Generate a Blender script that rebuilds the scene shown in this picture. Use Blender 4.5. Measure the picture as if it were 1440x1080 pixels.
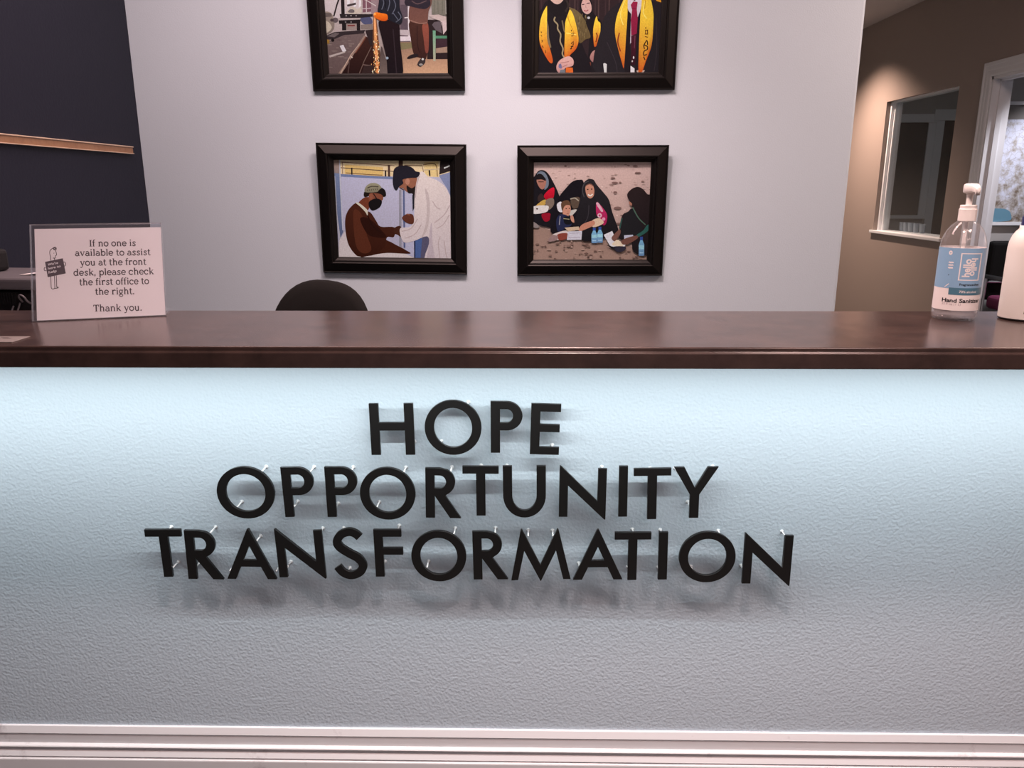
import bpy, bmesh, math, random
import numpy as np
from mathutils import Vector, Matrix, Euler

for _o in list(bpy.data.objects):
    bpy.data.objects.remove(_o, do_unlink=True)
SC = bpy.context.scene
COL = SC.collection
RND = random.Random(7)
rad = math.radians

# ------------------------------------------------------------------ camera
CAM_POS = Vector((0.0, 0.0, 1.30))
F_PX, PITCH, ROLL, YAW = 1094.1, 0.248989, -0.001784, -0.018098
cam_d = bpy.data.cameras.new('camera')
cam_d.sensor_fit = 'HORIZONTAL'
cam_d.sensor_width = 36.0
cam_d.lens = 36.0 * F_PX / 1440.0
cam_d.clip_start = 0.02
cam = bpy.data.objects.new('camera', cam_d)
COL.objects.link(cam)
_fw = Vector((math.sin(YAW) * math.cos(PITCH), math.cos(YAW) * math.cos(PITCH), -math.sin(PITCH)))
_rt = Vector((math.cos(YAW), -math.sin(YAW), 0))
_up = _rt.cross(_fw)
_r2 = math.cos(ROLL) * _rt + math.sin(ROLL) * _up
_u2 = -math.sin(ROLL) * _rt + math.cos(ROLL) * _up
_m = Matrix((_r2, _u2, -_fw)).transposed().to_4x4()
_m.translation = CAM_POS
cam.matrix_world = _m
SC.camera = cam

# ------------------------------------------------------------------ view, world, lights
SC.view_settings.view_transform = 'Standard'
SC.view_settings.look = 'None'
SC.view_settings.exposure = 0.0
SC.view_settings.gamma = 1.0
SC.view_settings.use_curve_mapping = False

world = bpy.data.worlds.new('world')
SC.world = world
world.use_nodes = True
world.node_tree.nodes['Background'].inputs[0].default_value = (1.0, 0.75, 0.72, 1)
world.node_tree.nodes['Background'].inputs[1].default_value = 0.02

WARM = (1.0, 0.69, 0.65)


def area(name, loc, sx, sy, power, color=WARM, rot=(0, 0, 0), spread=180):
    d = bpy.data.lights.new(name, 'AREA')
    d.shape = 'RECTANGLE'
    d.size = sx
    d.size_y = sy
    d.energy = power
    d.color = color
    d.spread = rad(spread)
    o = bpy.data.objects.new(name, d)
    o.location = loc
    o.rotation_euler = rot
    COL.objects.link(o)
    return o


area('ceiling_light_lobby', (0.8, -1.5, 2.73), 1.2, 0.6, 17)
area('desk_wall_fill', (-0.42, 2.27, 2.73), 2.0, 0.5, 50)  # broad fill added beside the downlight to lift the back wall, stretched sideways
# cool white light strip tucked under the front lip of the countertop
LED_Y, LED_Z = 1.295, 1.000
area('counter_strip_light', (-0.12, LED_Y, LED_Z - 0.0015), 2.8, 0.004, 9.9, (0.99, 1.0, 0.985))


def spot(name, loc, power, angle, blend, color, aim=(0, 0, -1), r=0.04):
    d = bpy.data.lights.new(name, 'SPOT')
    d.energy = power
    d.spot_size = rad(angle)
    d.spot_blend = blend
    d.color = color
    d.shadow_soft_size = r
    o = bpy.data.objects.new(name, d)
    o.location = loc
    o.rotation_euler = Vector(aim).to_track_quat('-Z', 'Y').to_euler()
    COL.objects.link(o)
    return o


CAN = (1.0, 0.70, 0.64)
spot('desk_downlight', (0.02, 2.34, 2.74), 100, 112, 0.8, CAN)
spot('lobby_downlight', (0.15, 0.68, 2.74), 245, 126, 0.7, CAN, r=0.14)
spot('lobby_downlight', (1.05, 0.62, 2.74), 150, 112, 0.75, CAN, r=0.30)  # extra spot added to brighten the centre and right of the desk front
spot('hall_downlight', (2.60, 7.65, 2.74), 340, 122, 1.0, (1.0, 0.72, 0.58))
area('hall_fill_light', (2.3, 2.6, 2.73), 0.6, 0.6, 48, (1.0, 0.70, 0.60))  # fill added to raise the hall's overall brightness, no lamp known there
spot('map_fill_spot', (4.0, 5.45, 2.74), 210, 81, 0.35, (0.97, 0.93, 1.0))  # invented spot, cone cut so the map is bright and the wall above dark
area('office_fill_light', (4.8, 4.6, 2.70), 0.6, 0.6, 2, (0.95, 0.93, 1.0))  # weak made-up fill for the rest of the office
area('side_room_fill_light', (4.4, 7.3, 2.70), 0.5, 0.5, 7, (1.0, 0.96, 1.0))  # unseen source added so the dim room shows through the glass

# ------------------------------------------------------------------ colour + materials


def lin1(c):
    c = c / 255.0
    return c / 12.92 if c <= 0.04045 else ((c + 0.055) / 1.055) ** 2.4


def lin(rgb):
    return tuple(lin1(c) for c in rgb)


MATS = {}


def mat(name, color=(0.8, 0.8, 0.8), rough=0.5, metallic=0.0, bump=None, spec=0.5, coat=0.0, mottle=None, emit=None):
    """bump = (scale, strength, distance); mottle = (scale, second colour, detail)"""
    m = bpy.data.materials.new(name)
    m.use_nodes = True
    nt = m.node_tree
    b = nt.nodes['Principled BSDF']
    b.inputs['Base Color'].default_value = (*color, 1)
    b.inputs['Roughness'].default_value = rough
    b.inputs['Metallic'].default_value = metallic
    b.inputs['Specular IOR Level'].default_value = spec
    b.inputs['Coat Weight'].default_value = coat
    if emit:
        b.inputs['Emission Color'].default_value = (*emit[:3], 1)
        b.inputs['Emission Strength'].default_value = emit[3]
    tc = nt.nodes.new('ShaderNodeTexCoord')
    if mottle:
        n = nt.nodes.new('ShaderNodeTexNoise')
        n.inputs['Scale'].default_value = mottle[0]
        n.inputs['Detail'].default_value = mottle[2]
        n.inputs['Roughness'].default_value = 0.65
        nt.links.new(tc.outputs['Object'], n.inputs['Vector'])
        r = nt.nodes.new('ShaderNodeValToRGB')
        r.color_ramp.elements[0].position = mottle[3] if len(mottle) > 3 else 0.35
        r.color_ramp.elements[1].position = mottle[4] if len(mottle) > 3 else 0.68
        r.color_ramp.elements[0].color = (*color, 1)
        r.color_ramp.elements[1].color = (*mottle[1], 1)
        nt.links.new(n.outputs['Fac'], r.inputs['Fac'])
        nt.links.new(r.outputs['Color'], b.inputs['Base Color'])
    if bump:
        n = nt.nodes.new('ShaderNodeTexNoise')
        n.inputs['Scale'].default_value = bump[0]
        n.inputs['Detail'].default_value = 3.0
        n.inputs['Roughness'].default_value = 0.40
        nt.links.new(tc.outputs['Object'], n.inputs['Vector'])
        bp = nt.nodes.new('ShaderNodeBump')
        bp.inputs['Strength'].default_value = bump[1]
        bp.inputs['Distance'].default_value = bump[2]
        nt.links.new(n.outputs['Fac'], bp.inputs['Height'])
        nt.links.new(bp.outputs['Normal'], b.inputs['Normal'])
    MATS[name] = m
    return m


def clear_mat(name, tint=(1, 1, 1), ior=1.45, rough=0.02, body=0.0):
    """thin clear sheet: what lies behind shows through, the surface mirrors by Fresnel"""
    m = bpy.data.materials.new(name)
    m.use_nodes = True
    nt = m.node_tree
    nt.nodes.clear()
    out = nt.nodes.new('ShaderNodeOutputMaterial')
    tr = nt.nodes.new('ShaderNodeBsdfTransparent')
    tr.inputs[0].default_value = (*tint, 1)
    gl = nt.nodes.new('ShaderNodeBsdfGlossy')
    gl.inputs['Roughness'].default_value = rough
    gl.inputs['Color'].default_value = (1, 1, 1, 1)
    fr = nt.nodes.new('ShaderNodeFresnel')
    geo = nt.nodes.new('ShaderNodeNewGeometry')      # same mirror strength on the way in and on the way out of the sheet
    mr = nt.nodes.new('ShaderNodeMapRange')
    mr.inputs[3].default_value = ior
    mr.inputs[4].default_value = 1.0 / ior
    nt.links.new(geo.outputs['Backfacing'], mr.inputs[0])
    nt.links.new(mr.outputs[0], fr.inputs['IOR'])
    mx = nt.nodes.new('ShaderNodeMixShader')
    nt.links.new(fr.outputs[0], mx.inputs[0])
    nt.links.new(tr.outputs[0], mx.inputs[1])
    nt.links.new(gl.outputs[0], mx.inputs[2])
    last = mx
    if body:
        df = nt.nodes.new('ShaderNodeBsdfDiffuse')
        df.inputs[0].default_value = (0.8, 0.8, 0.82, 1)
        m2 = nt.nodes.new('ShaderNodeMixShader')
        m2.inputs[0].default_value = body
        nt.links.new(mx.outputs[0], m2.inputs[1])
        nt.links.new(df.outputs[0], m2.inputs[2])
        last = m2
    nt.links.new(last.outputs[0], out.inputs[0])
    MATS[name] = m
    return m


def refract_mat(name, ior, rough=0.0, tint=(1, 1, 1)):
    m = bpy.data.materials.new(name)
    m.use_nodes = True
    b = m.node_tree.nodes['Principled BSDF']
    b.inputs['Base Color'].default_value = (*tint, 1)
    b.inputs['Roughness'].default_value = rough
    b.inputs['IOR'].default_value = ior
    b.inputs['Transmission Weight'].default_value = 1.0
    MATS[name] = m
    return m


def print_mat(name, k):
    """paint of a photographic print: colours held by the mesh, k scales them"""
    m = bpy.data.materials.new(name)
    m.use_nodes = True
    nt = m.node_tree
    b = nt.nodes['Principled BSDF']
    b.inputs['Roughness'].default_value = 0.40
    b.inputs['Specular IOR Level'].default_value = 0.08
    a = nt.nodes.new('ShaderNodeVertexColor')
    a.layer_name = 'ink'
    tc = nt.nodes.new('ShaderNodeTexCoord')
    n = nt.nodes.new('ShaderNodeTexNoise')
    n.inputs['Scale'].default_value = 170
    n.inputs['Detail'].default_value = 4
    nt.links.new(tc.outputs['Object'], n.inputs['Vector'])
    mr = nt.nodes.new('ShaderNodeMapRange')
    mr.inputs[1].default_value = 0.3
    mr.inputs[2].default_value = 0.7
    mr.inputs[3].default_value = 0.90
    mr.inputs[4].default_value = 1.10
    nt.links.new(n.outputs['Fac'], mr.inputs[0])
    mul = nt.nodes.new('ShaderNodeVectorMath')
    mul.operation = 'SCALE'
    nt.links.new(a.outputs['Color'], mul.inputs[0])
    nt.links.new(mr.outputs[0], mul.inputs['Scale'])
    dye = nt.nodes.new('ShaderNodeVectorMath')
    dye.operation = 'MULTIPLY'
    dye.inputs[1].default_value = k
    nt.links.new(mul.outputs[0], dye.inputs[0])
    mul = dye
    nt.links.new(mul.outputs[0], b.inputs['Base Color'])
    MATS[name] = m
    return m


mat('wall_paint', (0.56, 0.685, 0.775), 0.62, bump=(190, 0.22, 0.002), spec=0.3)
mat('wall_paint_desk', (0.56, 0.685, 0.775), 0.62, bump=(170, 0.52, 0.0025), spec=0.3)
mat('navy_paint', (0.0105, 0.0125, 0.0255), 0.6, bump=(110, 0.3, 0.002), spec=0.25)
mat('tan_paint', (0.36, 0.295, 0.262), 0.6, bump=(110, 0.25, 0.002), spec=0.25)
mat('office_paint', (0.42, 0.41, 0.40), 0.7)
mat('ceiling_paint', (0.62, 0.57, 0.55), 0.8, bump=(90, 0.3, 0.003))
mat('white_trim', (0.81, 0.83, 0.86), 0.35, bump=(30, 0.05, 0.001))
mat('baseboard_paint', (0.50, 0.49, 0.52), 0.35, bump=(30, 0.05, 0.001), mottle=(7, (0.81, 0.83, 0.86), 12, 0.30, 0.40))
mat('carpet', (0.075, 0.07, 0.07), 0.95, bump=(400, 0.8, 0.004), mottle=(300, (0.11, 0.10, 0.10), 4))
mat('laminate', (0.034, 0.023, 0.021), 0.22, mottle=(16, (0.060, 0.039, 0.034), 9), spec=0.42)
mat('black_letter', (0.0075, 0.0075, 0.0075), 0.38, spec=0.4)
mat('pin_plastic', (0.82, 0.86, 0.88), 0.25)
mat('led_diffuser', (0.9, 0.9, 0.9), 0.4, emit=(1.0, 0.98, 0.97, 4.0))
mat('aluminium', (0.6, 0.6, 0.62), 0.35, 0.9)
mat('frame_black', (0.0034, 0.003, 0.003), 0.42, spec=0.24)
mat('backing', (0.10, 0.07, 0.05), 0.8)
mat('paper_white', (0.83, 0.80, 0.80), 0.6)
mat('ink_dark', (0.022, 0.011, 0.018), 0.6)
mat('ink_panel', (0.055, 0.036, 0.05), 0.6)
clear_mat('acrylic', (0.95, 0.96, 0.98), 1.45, 0.03, 0.015)
clear_mat('acrylic_edge', (0.85, 0.87, 0.9), 1.5, 0.1, 0.10)
clear_mat('window_glass', (0.88, 0.90, 0.90), 1.5, 0.0)
clear_mat('bottle_plastic', (0.975, 0.975, 0.98), 1.48, 0.03, 0.05)
clear_mat('sanitizer_gel', (0.95, 0.95, 0.97), 1.3, 0.02, 0.22)
mat('white_plastic', (0.76, 0.74, 0.71), 0.32)
mat('bottle_white', (0.68, 0.66, 0.62), 0.4)
mat('navy_plastic', (0.012, 0.016, 0.10), 0.35)
mat('label_white', (0.74, 0.71, 0.70), 0.4)
mat('label_blue', (0.215, 0.385, 0.56), 0.4)
mat('label_teal', (0.065, 0.17, 0.24), 0.4)
mat('label_black', (0.02, 0.02, 0.025), 0.4)
mat('label_grey', (0.38, 0.34, 0.36), 0.5)
mat('chair_fabric', (0.006, 0.0058, 0.0058), 0.9, bump=(500, 0.4, 0.001), mottle=(600, (0.010, 0.0095, 0.0095), 3), spec=0.15)
mat('chair_plastic', (0.012, 0.012, 0.013), 0.4)
mat('printer_black', (0.0075, 0.0075, 0.0085), 0.5, spec=0.3)
mat('printer_grey', (0.13, 0.125, 0.14), 0.4)
mat('oak', (0.33, 0.19, 0.10), 0.45, mottle=(40, (0.25, 0.13, 0.065), 6))
mat('oak_edge', (0.62, 0.48, 0.36), 0.4)
mat('magenta_fabric', (0.13, 0.012, 0.055), 0.85)
mat('doorway_dark', (0.022, 0.014, 0.011), 0.5)
mat('dark_shade', (0.012, 0.012, 0.013), 0.6)
mat('grey_desk', (0.35, 0.32, 0.30), 0.5)
mat('cup_blue', (0.36, 0.42, 0.50), 0.4)
mat('sticker', (0.20, 0.185, 0.18), 0.4)
mat('sticker_ink', (0.06, 0.045, 0.042), 0.5)

# ------------------------------------------------------------------ object helpers


def obj(name, me, m=None, parent=None, loc=None, rot=None, smooth=False):
    o = bpy.data.objects.new(name, me)
    COL.objects.link(o)
    if m is not None:
        me.materials.clear()
        for q in (m if isinstance(m, (list, tuple)) else [m]):
            me.materials.append(MATS[q])
    if parent is not None:
        o.parent = parent
    if loc is not None:
        o.location = loc
    if rot is not None:
        o.rotation_euler = rot
    if smooth:
        for p in me.polygons:
            p.use_smooth = True
    return o


def tag(o, label, cat, group=None):
    o['label'] = label
    o['category'] = cat
    if group:
        o['group'] = group
    return o


def thing(name, label, cat, loc=(0, 0, 0), rz=0.0, group=None):
    o = bpy.data.objects.new(name, None)
    o.empty_display_size = 0.05
    COL.objects.link(o)
    o.location = loc
    o.rotation_euler = (0, 0, rz)
    return tag(o, label, cat, group)


def struct(o):
    o['kind'] = 'structure'
    return o


def to_mesh(bm, name='m', recalc=True):
    if recalc:
        bmesh.ops.recalc_face_normals(bm, faces=bm.faces)
    me = bpy.data.meshes.new(name)
    bm.to_mesh(me)
    bm.free()
    return me


def bm_box(bm, x0, x1, y0, y1, z0, z1, mi=0):
    vs = [bm.verts.new((x, y, z)) for x in (x0, x1) for y in (y0, y1) for z in (z0, z1)]
    for f in ((0, 1, 3, 2), (4, 6, 7, 5), (0, 4, 5, 1), (2, 3, 7, 6), (0, 2, 6, 4), (1, 5, 7, 3)):
        fc = bm.faces.new([vs[i] for i in f])
        fc.material_index = mi
    return vs


def box(x0, x1, y0, y1, z0, z1, bevel=0.0, seg=2):
    bm = bmesh.new()
    bm_box(bm, x0, x1, y0, y1, z0, z1)
    if bevel:
        bmesh.ops.bevel(bm, geom=bm.edges[:], offset=bevel, segments=seg, affect='EDGES', profile=0.5)
    return to_mesh(bm)


def boxes(lst):
    bm = bmesh.new()
    for b in lst:
        bm_box(bm, *b)
    return to_mesh(bm)


def extrude_profile(pts, a, b, axis='x'):
    """closed profile (p,q) swept along an axis from a to b.  axis x: (y,z); axis y: (x,z); axis z: (x,y)"""
    bm = bmesh.new()

    def P(t, p):
        return {'x': (t, p[0], p[1]), 'y': (p[0], t, p[1]), 'z': (p[0], p[1], t)}[axis]
    r0 = [bm.verts.new(P(a, p)) for p in pts]
    r1 = [bm.verts.new(P(b, p)) for p in pts]
    n = len(pts)
    for i in range(n):
        bm.faces.new((r0[i], r0[(i + 1) % n], r1[(i + 1) % n], r1[i]))
    bm.faces.new(r0)
    bm.faces.new(r1[::-1])
    return to_mesh(bm)


def lathe(pts, seg=48, cap=True):
    """pts (r,z) from bottom to top"""
    bm = bmesh.new()
    rings = []
    for r, z in pts:
        if r < 1e-6:
            rings.append([bm.verts.new((0, 0, z))])
        else:
            rings.append([bm.verts.new((r * math.cos(2 * math.pi * k / seg), r * math.sin(2 * math.pi * k / seg), z)) for k in range(seg)])
    for a, b in zip(rings, rings[1:]):
        for k in range(seg):
            k2 = (k + 1) % seg
            if len(a) == 1 and len(b) == 1:
                continue
            if len(a) == 1:
                bm.faces.new((a[0], b[k2], b[k]))
            elif len(b) == 1:
                bm.faces.new((a[k], a[k2], b[0]))
            else:
                bm.faces.new((a[k], a[k2], b[k2], b[k]))
    if cap:
        if len(rings[0]) > 1:
            bm.faces.new(rings[0][::-1])
        if len(rings[-1]) > 1:
            bm.faces.new(rings[-1])
    return to_mesh(bm)


def bm_tube(bm, pts, r, seg=10, closed=False):
    pts = [Vector(p) for p in pts]
    n = len(pts)
    rs = r if isinstance(r, (list, tuple)) else [r] * n
    rings = []
    prev = None
    for i, p in enumerate(pts):
        if closed:
            d = pts[(i + 1) % n] - pts[(i - 1) % n]
        else:
            d = pts[min(i + 1, n - 1)] - pts[max(i - 1, 0)]
        d.normalize()
        if prev is None:
            a = Vector((0, 0, 1)) if abs(d.z) < 0.9 else Vector((1, 0, 0))
            u = d.cross(a).normalized()
        else:
            u = (prev - d * prev.dot(d)).normalized()
        prev = u
        v = d.cross(u)
        rings.append([bm.verts.new(p + (u * math.cos(2 * math.pi * k / seg) + v * math.sin(2 * math.pi * k / seg)) * rs[i]) for k in range(seg)])
    m = n if closed else n - 1
    for i in range(m):
        a, b = rings[i], rings[(i + 1) % n]
        for k in range(seg):
            bm.faces.new((a[k], a[(k + 1) % seg], b[(k + 1) % seg], b[k]))
    if not closed:
        bm.faces.new(rings[0][::-1])
        bm.faces.new(rings[-1])


def tube(pts, r, seg=10, closed=False):
    bm = bmesh.new()
    bm_tube(bm, pts, r, seg, closed)
    return to_mesh(bm)


def spline(pts, sub=5, closed=False):
    pts = [tuple(p) for p in pts]
    n = len(pts)
    out = []
    dim = len(pts[0])
    m = n if closed else n - 1
    for i in range(m):
        if closed:
            p0, p1, p2, p3 = pts[(i - 1) % n], pts[i], pts[(i + 1) % n], pts[(i + 2) % n]
        else:
            p0, p1, p2, p3 = pts[max(i - 1, 0)], pts[i], pts[i + 1], pts[min(i + 2, n - 1)]
        for k in range(sub):
            t = k / sub
            out.append(tuple(0.5 * (2 * p1[d] + (p2[d] - p0[d]) * t + (2 * p0[d] - 5 * p1[d] + 4 * p2[d] - p3[d]) * t * t
                                    + (3 * p1[d] - p0[d] - 3 * p2[d] + p3[d]) * t ** 3) for d in range(dim)))
    if not closed:
        out.append(pts[-1])
    return out


def curve_mesh(loops, extrude=0.0, bevel=0.0):
    """flat outlines (with holes) in XY -> mesh, front face at +extrude"""
    cu = bpy.data.curves.new('outline', 'CURVE')
    cu.dimensions = '2D'
    cu.fill_mode = 'BOTH'
    cu.extrude = max(extrude - bevel, 0)
    cu.bevel_depth = bevel
    cu.bevel_resolution = 1
    cu.offset = -bevel
    for lp in loops:
        s = cu.splines.new('POLY')
        s.points.add(len(lp) - 1)
        for q, p in zip(s.points, lp):
            q.co = (p[0], p[1], 0, 1)
        s.use_cyclic_u = True
    return eval_mesh(cu)


def eval_mesh(cu):
    o = bpy.data.objects.new('tmp', cu)
    COL.objects.link(o)
    dg = bpy.context.evaluated_depsgraph_get()
    me = bpy.data.meshes.new_from_object(o.evaluated_get(dg), depsgraph=dg)
    bpy.data.objects.remove(o, do_unlink=True)
    bpy.data.curves.remove(cu)
    return me


def text_mesh(s, size, offset=0.0, align='LEFT', spacing=1.0, shear=0.0):
    cu = bpy.data.curves.new('txt', 'FONT')
    cu.body = s
    cu.size = size
    cu.offset = offset
    cu.align_x = align
    cu.space_character = spacing
    cu.shear = shear
    cu.resolution_u = 3
    return eval_mesh(cu)


def mesh_bounds(me):
    c = np.array([v.co[:] for v in me.vertices])
    return c.min(0), c.max(0)


def fit(me, x0, x1, y0=None, height=None):
    """scale/move a flat mesh so its x extent is x0..x1; baseline (y=0) goes to y0; optional y scale"""
    lo, hi = mesh_bounds(me)
    sx = (x1 - x0) / (hi[0] - lo[0])
    sy = sx if height is None else height
    for v in me.vertices:
        v.co = ((v.co.x - lo[0]) * sx + x0, v.co.y * sy + (y0 or 0), v.co.z)
    return me


def join_meshes(lst):
    """lst of (mesh, matrix, material index)"""
    bm = bmesh.new()
    for me, mx, mi in lst:
        n0 = len(bm.faces)
        t = me.copy()
        if mx is not None:
            t.transform(mx)
        for p in t.polygons:
            p.material_index = mi
        bm.from_mesh(t)
        bpy.data.meshes.remove(t)
    me = bpy.data.meshes.new('joined')
    bm.to_mesh(me)
    bm.free()
    return me


def homography(src, dst):
    A = []
    for (x, y), (u, v) in zip(src, dst):
        A.append([x, y, 1, 0, 0, 0, -u * x, -u * y, -u])
        A.append([0, 0, 0, x, y, 1, -v * x, -v * y, -v])
    h = np.linalg.svd(np.array(A, float))[2][-1].reshape(3, 3)

    def f(x, y):
        q = h @ np.array([x, y, 1.0])
        return q[0] / q[2], q[1] / q[2]
    return f


# ------------------------------------------------------------------ setting
XL, XB, XR = -1.577, 1.314, 3.25      # navy wall, end of the back wall, tan wall
YB = 3.30                             # face of the back wall
CEIL = 2.765
YW = 1.475                            # front face of the half wall of the desk
CT = 1.04                             # countertop height

struct(obj('floor', box(XL - 0.2, 6.6, -2.6, 9.8, -0.1, 0.0), 'carpet'))
struct(obj('ceiling', box(XL - 0.2, 6.6, -2.6, 9.8, CEIL, CEIL + 0.1), 'ceiling_paint'))
struct(obj('wall_left', box(XL - 0.12, XL, -2.6, YB + 0.12, 0, CEIL), 'navy_paint'))


def wall_back():
    bm = bmesh.new()
    pts = [(XL, YB), (XB - 0.012, YB), (XB - 0.0035, YB + 0.0035), (XB, YB + 0.012), (XB, 9.7), (XB - 0.12, 9.7), (XB - 0.12, YB + 0.12), (XL, YB + 0.12)]
    lo = [bm.verts.new((x, y, 0)) for x, y in pts]
    hi = [bm.verts.new((x, y, CEIL)) for x, y in pts]
    for i in range(len(pts)):
        j = (i + 1) % len(pts)
        bm.faces.new((lo[i], lo[j], hi[j], hi[i]))
    bm.faces.new(lo[::-1])
    bm.faces.new(hi)
    return to_mesh(bm)


struct(obj('wall_back', wall_back(), 'wall_paint'))
struct(obj('wall_rear', box(XL - 0.12, 6.6, -2.7, -2.58, 0, CEIL), 'wall_paint'))
struct(obj('wall_end', box(XB - 0.12, 6.6, 9.5, 9.62, 0, CEIL), 'office_paint'))

# tan wall of the hall with the window and the office door
WY0, WY1, WZ0, WZ1 = 6.268, 7.480, 0.893, 2.030
DY0, DY1, DZ = 4.90, 5.84, 2.035


def wall_with_openings(x0, x1):
    return boxes([
        (x0, x1, -2.58, DY0, 0, CEIL), (x0, x1, DY0, DY1, DZ, CEIL), (x0, x1, DY1, WY0, 0, CEIL),
        (x0, x1, WY0, WY1, 0, WZ0), (x0, x1, WY0, WY1, WZ1, CEIL), (x0, x1, WY1, 9.5, 0, CEIL)])


struct(obj('wall_right', wall_with_openings(XR, XR + 0.07), 'tan_paint'))
struct(obj('wall_right_inner', wall_with_openings(XR + 0.07, XR + 0.13), 'office_paint'))
XI = XR + 0.13
struct(obj('wall_office', box(XI, 6.6, 6.10, 6.20, 0, CEIL), 'office_paint'))
struct(obj('wall_office_side', box(6.5, 6.6, -2.58, 9.5, 0, CEIL), 'office_paint'))
struct(obj('wall_office_front', box(XI, 6.5, 3.40, 3.50, 0, CEIL), 'office_paint'))

# hall window: white frame set into the reveal, glass, sill
win = struct(obj('window_1', boxes([
    (XR + 0.035, XR + 0.13, WY1 - 0.030, WY1, WZ0, WZ1), (XR + 0.035, XR + 0.13, WY0, WY0 + 0.030, WZ0, WZ1),
    (XR + 0.035, XR + 0.13, WY0, WY1, WZ1 - 0.012, WZ1),
    (XR + 0.060, XR + 0.085, WY1 - 0.050, WY1 - 0.030, WZ0, WZ1), (XR + 0.060, XR + 0.085, WY0 + 0.030, WY0 + 0.050, WZ0, WZ1)]), 'white_trim'))
obj('glass', box(XR + 0.070, XR + 0.075, WY0 + 0.03, WY1 - 0.03, WZ0 + 0.005, WZ1 - 0.012), 'window_glass', win)
obj('sill', box(XR - 0.022, XR + 0.16, WY0 - 0.035, WY1 + 0.035, WZ0 - 0.022, WZ0 + 0.004, 0.004), 'white_trim', win)

# office door: jambs and moulded casing
CW = 0.098
cas = [(0.0, 0.0), (-0.016, 0.0), (-0.020, 0.006), (-0.020, 0.020), (-0.015, 0.026), (-0.015, 0.052), (-0.012, 0.058), (-0.012, 0.085), (-0.008, CW), (0.0, CW)]


def casing():
    """mitred frame: profile (outwards x, across) swept up, over and down"""
    bm = bmesh.new()
    rings = []
    for (yy, zz, sy, sz) in ((DY1, 0, 1, 0), (DY1, DZ, 1, 1), (DY0, DZ, -1, 1), (DY0, 0, -1, 0)):
        rings.append([bm.verts.new((XR + px, yy + sy * (CW - q), zz + sz * (CW - q))) for px, q in cas])
    for a, b in zip(rings, rings[1:]):
        for k in range(len(cas)):
            k2 = (k + 1) % len(cas)
            bm.faces.new((a[k], a[k2], b[k2], b[k]))
    bm.faces.new(rings[0])
    bm.faces.new(rings[-1])
    return to_mesh(bm)


door = struct(obj('door_1', casing(), 'white_trim'))
obj('jamb', boxes([
    (XR - 0.004, XI + 0.004, DY1 - 0.020, DY1 + 0.004, 0, DZ), (XR - 0.004, XI + 0.004, DY0 - 0.004, DY0 + 0.020, 0, DZ),
    (XR - 0.004, XI + 0.004, DY0, DY1, DZ - 0.020, DZ + 0.004),
    (XR + 0.045, XR + 0.080, DY1 - 0.032, DY1 - 0.020, 0, DZ - 0.02), (XR + 0.045, XR + 0.080, DY0 + 0.020, DY0 + 0.032, 0, DZ - 0.02),
    (XR + 0.045, XR + 0.080, DY0, DY1, DZ - 0.032, DZ - 0.020)]), 'white_trim', door)

# far wall of the dim side room: white-framed dark window and dark doorway
fw = struct(obj('window_2', boxes([
    (4.16, 4.24, 9.47, 9.5, 0.93, 2.06), (4.62, 4.70, 9.47, 9.5, 0.93, 2.06), (4.16, 4.70, 9.455, 9.5, 0.92, 0.96), (4.14, 4.72, 9.45, 9.5, 2.00, 2.09)]), 'white_trim'))
obj('pane', box(4.24, 4.62, 9.485, 9.5, 0.96, 2.0), 'dark_shade', fw)  # opaque sheet, coloured dark for the night behind the window
fd = struct(obj('door_2', boxes([
    (4.70, 4.79, 9.455, 9.5, 0, 2.02), (5.30, 5.40, 9.455, 9.5, 0, 2.02), (4.66, 5.44, 9.44, 9.5, 2.02, 2.14)]), 'white_trim'))
obj('panel', box(4.79, 5.30, 9.48, 9.5, 0, 2.02), 'doorway_dark', fd)  # flat sheet painted dark for the unlit inside of the doorway
obj('rail', boxes([(4.79, 5.30, 9.465, 9.481, 1.62, 1.66), (4.79, 5.30, 9.465, 9.481, 1.30, 1.33)]), 'dark_shade', fd)  # bars for the shelves within the dark doorway

# half wall of the reception desk and its baseboard
struct(obj('wall_front', box(XL, 1.314, YW, YW + 0.125, 0, 1.004), 'wall_paint_desk'))
bp = [(0, 0.1400), (-0.0050, 0.1395), (-0.0100, 0.1245), (-0.0085, 0.1225), (-0.0085, 0.0990), (-0.0150, 0.0965), (-0.0165, 0.0945),
      (-0.0160, 0.0925), (-0.0115, 0.0890), (-0.0120, 0.0870), (-0.0190, 0.0725), (-0.0165, 0.0695), (-0.0165, 0.0685),
      (-0.0205, 0.0662), (-0.0212, 0.0640), (-0.0212, 0.0), (0, 0)]
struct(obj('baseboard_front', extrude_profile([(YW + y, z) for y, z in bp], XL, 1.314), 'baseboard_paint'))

# ------------------------------------------------------------------ countertop
CF, CB = 1.268, 1.660
prof = [(CB, CT)]
for k in range(9):                      # upper arris, then a small step and the rounded front
    a = rad(90 + 90 * k / 8)
    prof.append((CF + 0.0072 + 0.0030 * math.cos(a), CT - 0.0030 + 0.0030 * math.sin(a)))
prof.append((CF + 0.0042, CT - 0.0074))
for k in range(9):
    a = rad(90 + 90 * k / 8)
    prof.append((CF + 0.0036 + 0.0036 * math.cos(a), CT - 0.0118 + 0.0036 * math.sin(a)))
prof += [(CF, CT - 0.0345), (CF + 0.0015, CT - 0.036), (CF + 0.020, CT - 0.036), (CB, CT - 0.036)]
top = obj('countertop', extrude_profile(prof, XL, 1.335), 'laminate')
tag(top, 'long mottled brown laminate countertop on the white reception desk', 'countertop')

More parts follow.
